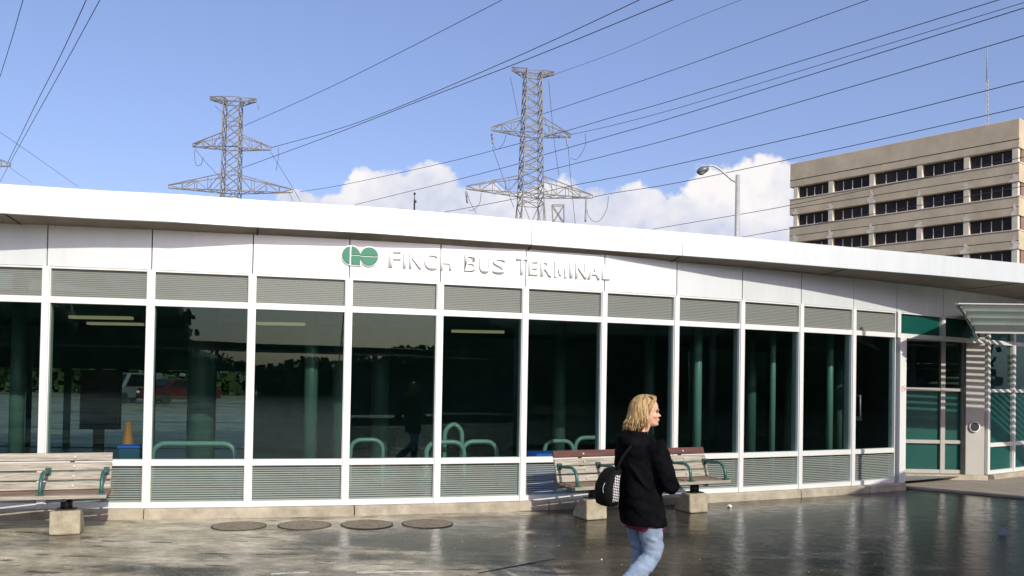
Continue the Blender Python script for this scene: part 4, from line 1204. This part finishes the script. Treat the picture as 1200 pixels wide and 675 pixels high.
def lattice_panel(mb, a0, a1, b0, b1, n, w):
    """x-braced panel between two chords a0-a1 and b0-b1"""
    for i in range(n):
        f, g_ = i / n, (i + 1) / n
        mb.bar(a0.lerp(a1, f), b0.lerp(b1, g_), w); mb.bar(b0.lerp(b1, f), a0.lerp(a1, g_), w)


def make_pylon(name, label, base, rot, zs, w_top, w_low, arms, panels, bw, group):
    """arms: (z_lower_chord, z_upper_chord_at_tower, half_left, half_right, z_tip)"""
    py = thing(name, label, 'pylon', base, rot, group)
    V = Vector; ztop = zs[1]

    def half(z): f = max(0, min(1, (z - zs[0]) / (ztop - zs[0]))); return (w_low + (w_top - w_low) * f) / 2
    legs = []
    for sx, sy in ((-1, -1), (1, -1), (1, 1), (-1, 1)):
        k = MB(); k.bar(V((sx * half(zs[0]) * 1.0, sy * half(zs[0]), zs[0])), V((sx * half(ztop), sy * half(ztop), ztop)), bw * 1.35)
        k.bar(V((sx * half(zs[0]) * 2.2, sy * half(zs[0]) * 2.2, 0)), V((sx * half(zs[0]), sy * half(zs[0]), zs[0])), bw * 1.8)
        k.build('leg', M['steel'], py)
    k = MB()
    for (s0, s1) in (((-1, -1), (1, -1)), ((1, -1), (1, 1)), ((1, 1), (-1, 1)), ((-1, 1), (-1, -1))):
        def P(s, z): return V((s[0] * half(z), s[1] * half(z), z))
        lattice_panel(k, P(s0, zs[0]), P(s0, ztop), P(s1, zs[0]), P(s1, ztop), panels, bw)
        for q in range(0, panels + 1, 2):
            z = zs[0] + (ztop - zs[0]) * q / panels; k.bar(P(s0, z), P(s1, z), bw)
        g0 = V((s0[0] * half(zs[0]) * 2.2, s0[1] * half(zs[0]) * 2.2, 0)); g1 = V((s1[0] * half(zs[0]) * 2.2, s1[1] * half(zs[0]) * 2.2, 0))
        lattice_panel(k, g0, P(s0, zs[0]), g1, P(s1, zs[0]), 3, bw)
    k.build('lattice_bracing', M['steel'], py)
    for (zl, zu, hl, hr_, ztip) in arms:
        k = MB(); h = half(zl)
        for sgn, hh in ((-1, hl), (1, hr_)):
            tip = V((sgn * hh, 0, ztip)); tu = V((sgn * hh, 0, ztip + 0.35))
            for sy in (-1, 1):
                lo = V((sgn * h, sy * h, zl)); up_ = V((sgn * half(zu), sy * half(zu), zu))
                k.bar(lo, tip, bw * 1.3); k.bar(up_, tu, bw * 1.3)
                n = max(3, int(hh / 1.6))
                for q in range(n):
                    f, g_ = q / n, (q + 1) / n
                    if q % 2: k.bar(lo.lerp(tip, f), up_.lerp(tu, g_), bw * .8)
                    else: k.bar(up_.lerp(tu, f), lo.lerp(tip, g_), bw * .8)
                    k.bar(lo.lerp(tip, g_), up_.lerp(tu, g_), bw * .8)
            l0, l1 = V((sgn * h, -h, zl)), V((sgn * h, h, zl)); n = max(3, int(hh / 1.6))
            for sy in (-1, 1): k.bar(V((-h, sy * h, zl)), V((h, sy * h, zl)), bw)
            lattice_panel(k, l0, tip, l1, tip, n, bw * .7); k.bar(tip, tu, bw)
        k.build('crossarm', M['steel'], py)
    return py


def jumpers(py, items, Y):
    """drop loops under the arm tips, given as pixel polylines at depth Y"""
    inv = Matrix.Rotation(-py.rotation_euler.z, 4, 'Z')
    for kind, pts in items:
        p3 = [inv @ (at_y(x, y, Y) - Vector(py.location)) for x, y in pts]
        p, r = smooth_chain(p3, [1] * len(p3), 6)
        k = MB(); rad = 0.10 if kind == 'insulator_string' else 0.028; k.tube(p, [rad] * len(p), 6)
        k.build(kind, M['insulator'] if kind == 'insulator_string' else M['wire'], py)


def zpx(x, y, Y): return at_y(x, y, Y).z


Y2, Y1 = 95.0, 98.0
b2_ = at_y(623, 160, Y2); m = Y2 / FPX
pylon2 = make_pylon('transmission_pylon', 'tall lattice transmission pylon rising above the middle of the roof', (b2_.x, Y2, 0), math.radians(14), (zpx(621, 240, Y2), zpx(623, 85, Y2)), 21 * m / 1.2, 31 * m / 1.2,
                    [(zpx(623, 89, Y2), zpx(623, 84, Y2), 25.5 * m, 26.5 * m, zpx(623, 85, Y2)),
                     (zpx(623, 158, Y2), zpx(623, 139, Y2), 48.5 * m, 48.5 * m, zpx(623, 157, Y2)),
                     (zpx(621, 229, Y2), zpx(621, 208, Y2), 77 * m, 77 * m, zpx(621, 227, Y2))], 14, 0.066, 'lattice transmission pylons')
jumpers(pylon2, [('insulator_string', [(576, 157), (577.5, 168)]), ('jumper_wire', [(577, 158), (578, 170), (583, 175), (590, 168), (593, 158)]), ('jumper_wire', [(577, 173), (585, 195), (593, 218), (602, 243)]),
                 ('insulator_string', [(664, 161), (665, 171)]), ('jumper_wire', [(666, 172), (668, 200), (671, 230), (674, 262)]), ('jumper_wire', [(686, 157), (686, 170), (680, 182), (674, 187), (669, 185)]),
                 ('insulator_string', [(546, 224), (547.5, 238)]), ('jumper_wire', [(547, 225), (551, 237), (558, 250)]), ('jumper_wire', [(564, 226), (562, 238), (555, 246), (548, 246)]),
                 ('insulator_string', [(687, 233), (686, 260)]), ('jumper_wire', [(713, 230), (711, 245), (704, 257), (697, 260), (690, 254), (688, 245)]),
                 ('jumper_wire', [(643, 95), (646, 130), (650, 170), (655, 205)]), ('jumper_wire', [(598, 90), (602, 110), (607, 135)])], Y2)
b1_ = at_y(272, 170, Y1); m = Y1 / FPX
pylon1 = make_pylon('transmission_pylon', 'rust tinged lattice transmission pylon above the left part of the roof', (b1_.x, Y1, 0), math.radians(5), (zpx(271, 232, Y1), zpx(273, 116, Y1)), 19.5 * m / 1.08, 21 * m / 1.08,
                    [(zpx(273, 121, Y1), zpx(273, 116.5, Y1), 26.5 * m, 27 * m, zpx(273, 118, Y1)),
                     (zpx(272, 174, Y1), zpx(272, 158, Y1), 45 * m, 45 * m, zpx(272, 174, Y1)),
                     (zpx(271, 225, Y1), zpx(271, 206, Y1), 71.5 * m, 71 * m, zpx(271, 223, Y1))], 8, 0.072, 'lattice transmission pylons')
jumpers(pylon1, [('jumper_wire', [(228, 176), (228.5, 188), (231, 194), (236, 192), (238, 184)]), ('jumper_wire', [(229, 175), (242, 191), (256, 206), (270, 222)]),
                 ('jumper_wire', [(326, 173), (326, 185), (323.5, 200)]), ('jumper_wire', [(317, 178), (328, 196), (340, 215), (352, 236)]), ('jumper_wire', [(339, 226), (343, 235)]),
                 ('jumper_wire', [(252, 124), (258, 130), (263, 134)]), ('jumper_wire', [(302, 123), (303, 128)])], Y1)
zp3 = zpx(10, 194, 96); p3b = at_y(10, 194, 96)
shift = 45 * m
p3 = copy_tree(pylon1, (p3b.x - shift * math.cos(math.radians(5)), 96, zp3 - zpx(272, 174, Y1) + 0.0), math.radians(5), 'pylon at the far left of which only an arm tip shows', 'lattice transmission pylons')
for ch in [c for c in p3.children if c.name.startswith('jumper')]: bpy.data.objects.remove(ch)
p4 = copy_tree(pylon1, (34, -106, 0), math.radians(-17), 'pylon of which only the faint reflection shows in the fifth window from the left', 'lattice transmission pylons')
for ch in [c for c in p4.children if c.name.startswith('jumper')]: bpy.data.objects.remove(ch)
# small lattice frame beyond the roof
lf = at_y(654, 262, 60)
fr_ = thing('lattice_gantry', 'small square lattice frame just above the roof right of the tall pylon', 'gantry', (lf.x, 60, 0))
A_, B_, D_, E_ = [at_y(x, y, 60) - Vector((lf.x, 60, 0)) for x, y in ((648, 260), (661, 261), (647, 240), (661, 240))]
k = MB(); dy = Vector((0, 0.5, 0))
for p, q in ((A_, B_), (D_, E_), (A_, D_), (B_, E_), (A_, E_), (B_, D_)): k.bar(p, q, 0.055); k.bar(p + dy, q + dy, 0.05)
for p in (A_, B_, D_, E_): k.bar(p, p + dy, 0.05)
k.build('lattice', M['steel'], fr_)
k = MB()
for p in (A_, B_): k.bar(Vector((p.x, 0.25, 0)), Vector((p.x, 0.25, p.z)), 0.12)
k.build('gantry_leg', M['steel'], fr_)

# ------------------------------------------------------------------ power lines (each a horizontal span at its own height)
wires = [
    ([(286, 147.5), (400, 96), (588, 0), (640, -27)], 30.5, 0.030, 'highest wire leaving the left pylon, rising to the top edge'),
    ([(318, 173), (400, 150), (483, 119), (620, 60), (749, 0), (790, -20)], 27.2, 0.034, 'upper of two close wires rising from the left pylon past the tall pylon top'),
    ([(283, 197), (330, 180), (400, 154), (483, 121.5), (633, 63.5), (788, 0), (830, -17)], 25.5, 0.034, 'lower of two close wires rising from the left pylon past the tall pylon top'),
    ([(649, 87.5), (722, 61), (800, 27), (868, 0), (905, -15)], 35.0, 0.022, 'thin faint wire from the top arm of the tall pylon'),
    ([(633, 134.7), (720, 105.6), (800, 78), (1017, 0), (1060, -15)], 33.0, 0.036, 'thick wire passing the tall pylon between its top and middle arms'),
    ([(352, 224.5), (400, 217), (520, 191), (609, 168), (665, 153), (720, 136.7), (800, 114), (1170, 0), (1225, -17)], 28.5, 0.036, 'long wire from low at left crossing the tall pylon at its middle arm'),
    ([(668, 158), (720, 146.4), (800, 125), (1000, 64), (1200, 3), (1260, -15)], 28.3, 0.028, 'wire tied to the right tip of the tall pylon middle arm'),
    ([(416, 240), (477, 225), (520, 214.6), (609, 191.5), (635.6, 182), (720, 157.7), (800, 134.3), (1200, 9.3), (1270, -13)], 27.0, 0.038, 'dark wire crossing the tall pylon just below its middle arm'),
    ([(633, 202), (720, 180), (800, 159), (1000, 101), (1200, 41.7), (1290, 15)], 25.0, 0.036, 'wire crossing the right sky between two dark wires, ending at the tall pylon'),
    ([(521, 248.5), (603, 233), (668, 218), (720, 208), (800, 191), (1000, 145), (1200, 95), (1290, 72)], 23.2, 0.038, 'wire crossing in front of the tall pylon lower arm and over the office block'),
    ([(695, 231), (720, 226), (800, 213), (1000, 170.5), (1200, 125), (1290, 104)], 22.0, 0.036, 'wire from the right tip of the tall pylon lower arm, just above the office roof'),
    ([(765, 268.5), (880, 249), (926, 240.5), (1060, 213), (1200, 184), (1290, 165)], 17.0, 0.030, 'low wire passing behind the street lamp pole and across the office block front'),
    ([(868, 278), (926, 268), (1060, 244), (1200, 218), (1290, 201)], 14.5, 0.028, 'lowest wire at right, right of the street lamp, crossing the office block'),
    ([(0, 90), (14, 45), (27, 0), (34, -20)], 27.0, 0.030, 'short steep wire in the top left corner'),
    ([(8, 193), (40, 126), (70, 67), (101, 0), (112, -26)], 27.2, 0.036, 'left one of a pair of steep wires at upper left'),
    ([(0, 213), (27, 163), (70, 86), (117, 0), (130, -24)], 26.0, 0.032, 'right one of a pair of steep wires at upper left'),
    ([(-10, 150), (0, 155), (45, 186), (92, 219)], 22.0, 0.020, 'thin wire slanting down to the roof at the far left'),
    ([(8, 193), (22, 204), (38, 214)], 27.0, 0.022, 'short wire hanging from the arm tip at the left edge'),
]
for pts, Z, r, lab in wires:
    P3 = [at_z(x, y, Z) for x, y in pts]
    p, _ = smooth_chain(P3, [1] * len(P3), 4)
    # thicken slightly with distance is not physical; keep the true conductor radius
    k = MB(); k.tube(p, r * 0.88, 6); tag(k.build('power_line', M['wire']), lab, 'power line', 'overhead power lines')

# ------------------------------------------------------------------ what stands behind the camera (seen only as reflections)
tl = MB(); rnd = random.Random(11)
spots = []
for row in range(2):
    for deg in range(-60, 116, 4):
        rad_ = 62 + row * 14 + rnd.uniform(-4, 4); th = math.radians(deg + rnd.uniform(-1.5, 1.5))
        h = rnd.uniform(2.9, 4.2) if 0 <= deg <= 24 else rnd.uniform(4.5, 6.5) if 24 < deg < 34 else rnd.uniform(8.5, 11.0) + row * 1.5 + (6.5 if deg > 34 else 0)
        spots.append((rad_ * math.sin(th), -rad_ * math.cos(th), h, rnd.uniform(3.2, 4.6), 700 if deg <= 12 else 900))
for x0, y0, h, w, n_ in spots:                                   # dense hearts of the crowns
    tl.ellipsoid((x0, y0, h * 0.44), (w * 0.86, w * 0.86, h * 0.46), 10, 7)
for x0, y0, h, w, n_ in spots:                                   # loose leaf clumps round them
    for q in range(n_):
        d = Vector((rnd.gauss(0, 1), rnd.gauss(0, 1), rnd.gauss(0, 1))).normalized() * rnd.random() ** 0.35
        p = Vector((x0, y0, h * 0.48)) + Vector((d.x * w, d.y * w, d.z * h * .5)); s = rnd.uniform(0.18, 0.5)
        if q % 3 == 0: p.z = rnd.uniform(0, 2.4)
        a_ = Vector((rnd.gauss(0, 1), rnd.gauss(0, 1), rnd.gauss(0, 1))).normalized(); b_ = a_.orthogonal().normalized(); c2 = a_.cross(b_)
        tl.face([p + b_ * s, p + c2 * s, p - b_ * s, p - c2 * s])
to_ = tl.build('distant_treeline', M['foliage']); to_['kind'] = 'stuff'
sh_ = thing('platform_shelter', 'long flat roofed platform shelter mirrored dark in the glass front', 'shelter', (0, -14, 0))
k = MB(); k.box((2, 0, 2.88), (46, 4.2, 0.24)); k.build('shelter_roof', M['black_metal'], sh_, bevel=0.03)
for x in range(-18, 24, 6):
    k = MB(); k.bar((x, 0, 0), (x, 0, 2.76), 0.2); k.build('shelter_post', M['black_metal'], sh_)
k = MB(); k.box((14, 0.3, 1.15), (17, 0.12, 2.1)); k.build('shelter_screen', M['interior'], sh_)


def car(label, loc, rot, paint, long_=4.5, high=1.45, van=False):
    c = thing('parked_car', label, 'car', loc, rot, 'parked cars seen through the terminal')
    L = long_ / 2
    prof = [(-L, 0.3), (-L, 0.75), (-L + .15, 0.9), (-L + .75, 0.95), (-L + 1.35, high), (L - 1.2 if not van else L - .3, high), (L - .35 if not van else L - .1, 0.95), (L, 0.85), (L, 0.3)]
    k = MB(); k.prism([(x, -0.85, z) for x, z in prof], (0, 1.7, 0)); k.build('body', paint, c, bevel=0.06, bevel_seg=3)
    for s in (-1, 1):
        k = MB(); k.prism([(-L + .95, s * 0.852, 0.98), (-L + 1.42, s * .852, high - .08), (L - 1.25, s * .852, high - .08), (L - .7, s * .852, 0.98)], (0, s * 0.01, 0)); k.build('side_window', M['dark_glass'], c)
        for x in (-L + .85, L - .85):
            k = MB(); k.tube([(x, s * 0.70, 0.32), (x, s * 0.88, 0.32)], 0.32, 20); k.build('wheel', M['tyre'], c)
        k = MB(); k.ellipsoid((-L - .01, s * 0.6, 0.68), (0.06, 0.17, 0.09), 12, 8); k.build('headlight', M['paper'], c)
    k = MB(); k.prism([(-L + .80, -.7, 1.0), (-L + 1.33, -.65, high - .06), (-L + 1.33, .65, high - .06), (-L + .80, .7, 1.0)], (-.03, 0, 0.02)); k.build('windscreen', M['dark_glass'], c)
    return c


c1_, c2_ = at_z(150, 472, 0), at_z(210, 473, 0)
car('silver car far behind the second window from the left, headlights facing out', (c1_.x, c1_.y, 0), math.radians(78), M['car_silver'], 4.7, 1.75, True)
car('red car far behind the third window from the left', (c2_.x, c2_.y, 0), math.radians(55), M['car_red'])
rnd = random.Random(5); hd_ = MB()
for q in range(5200):
    x = rnd.uniform(-60, 6); y = 72 + rnd.uniform(-2, 2); z = rnd.uniform(0, 3.4); s = rnd.uniform(0.25, 0.6); p = Vector((x, y, z))
    a_ = Vector((rnd.gauss(0, 1), rnd.gauss(0, 1), rnd.gauss(0, 1))).normalized(); b_ = a_.orthogonal().normalized(); c2 = a_.cross(b_)
    hd_.face([p + b_ * s, p + c2 * s, p - b_ * s, p - c2 * s])
ho_ = hd_.build('rear_hedge', M['foliage']); ho_['kind'] = 'stuff'
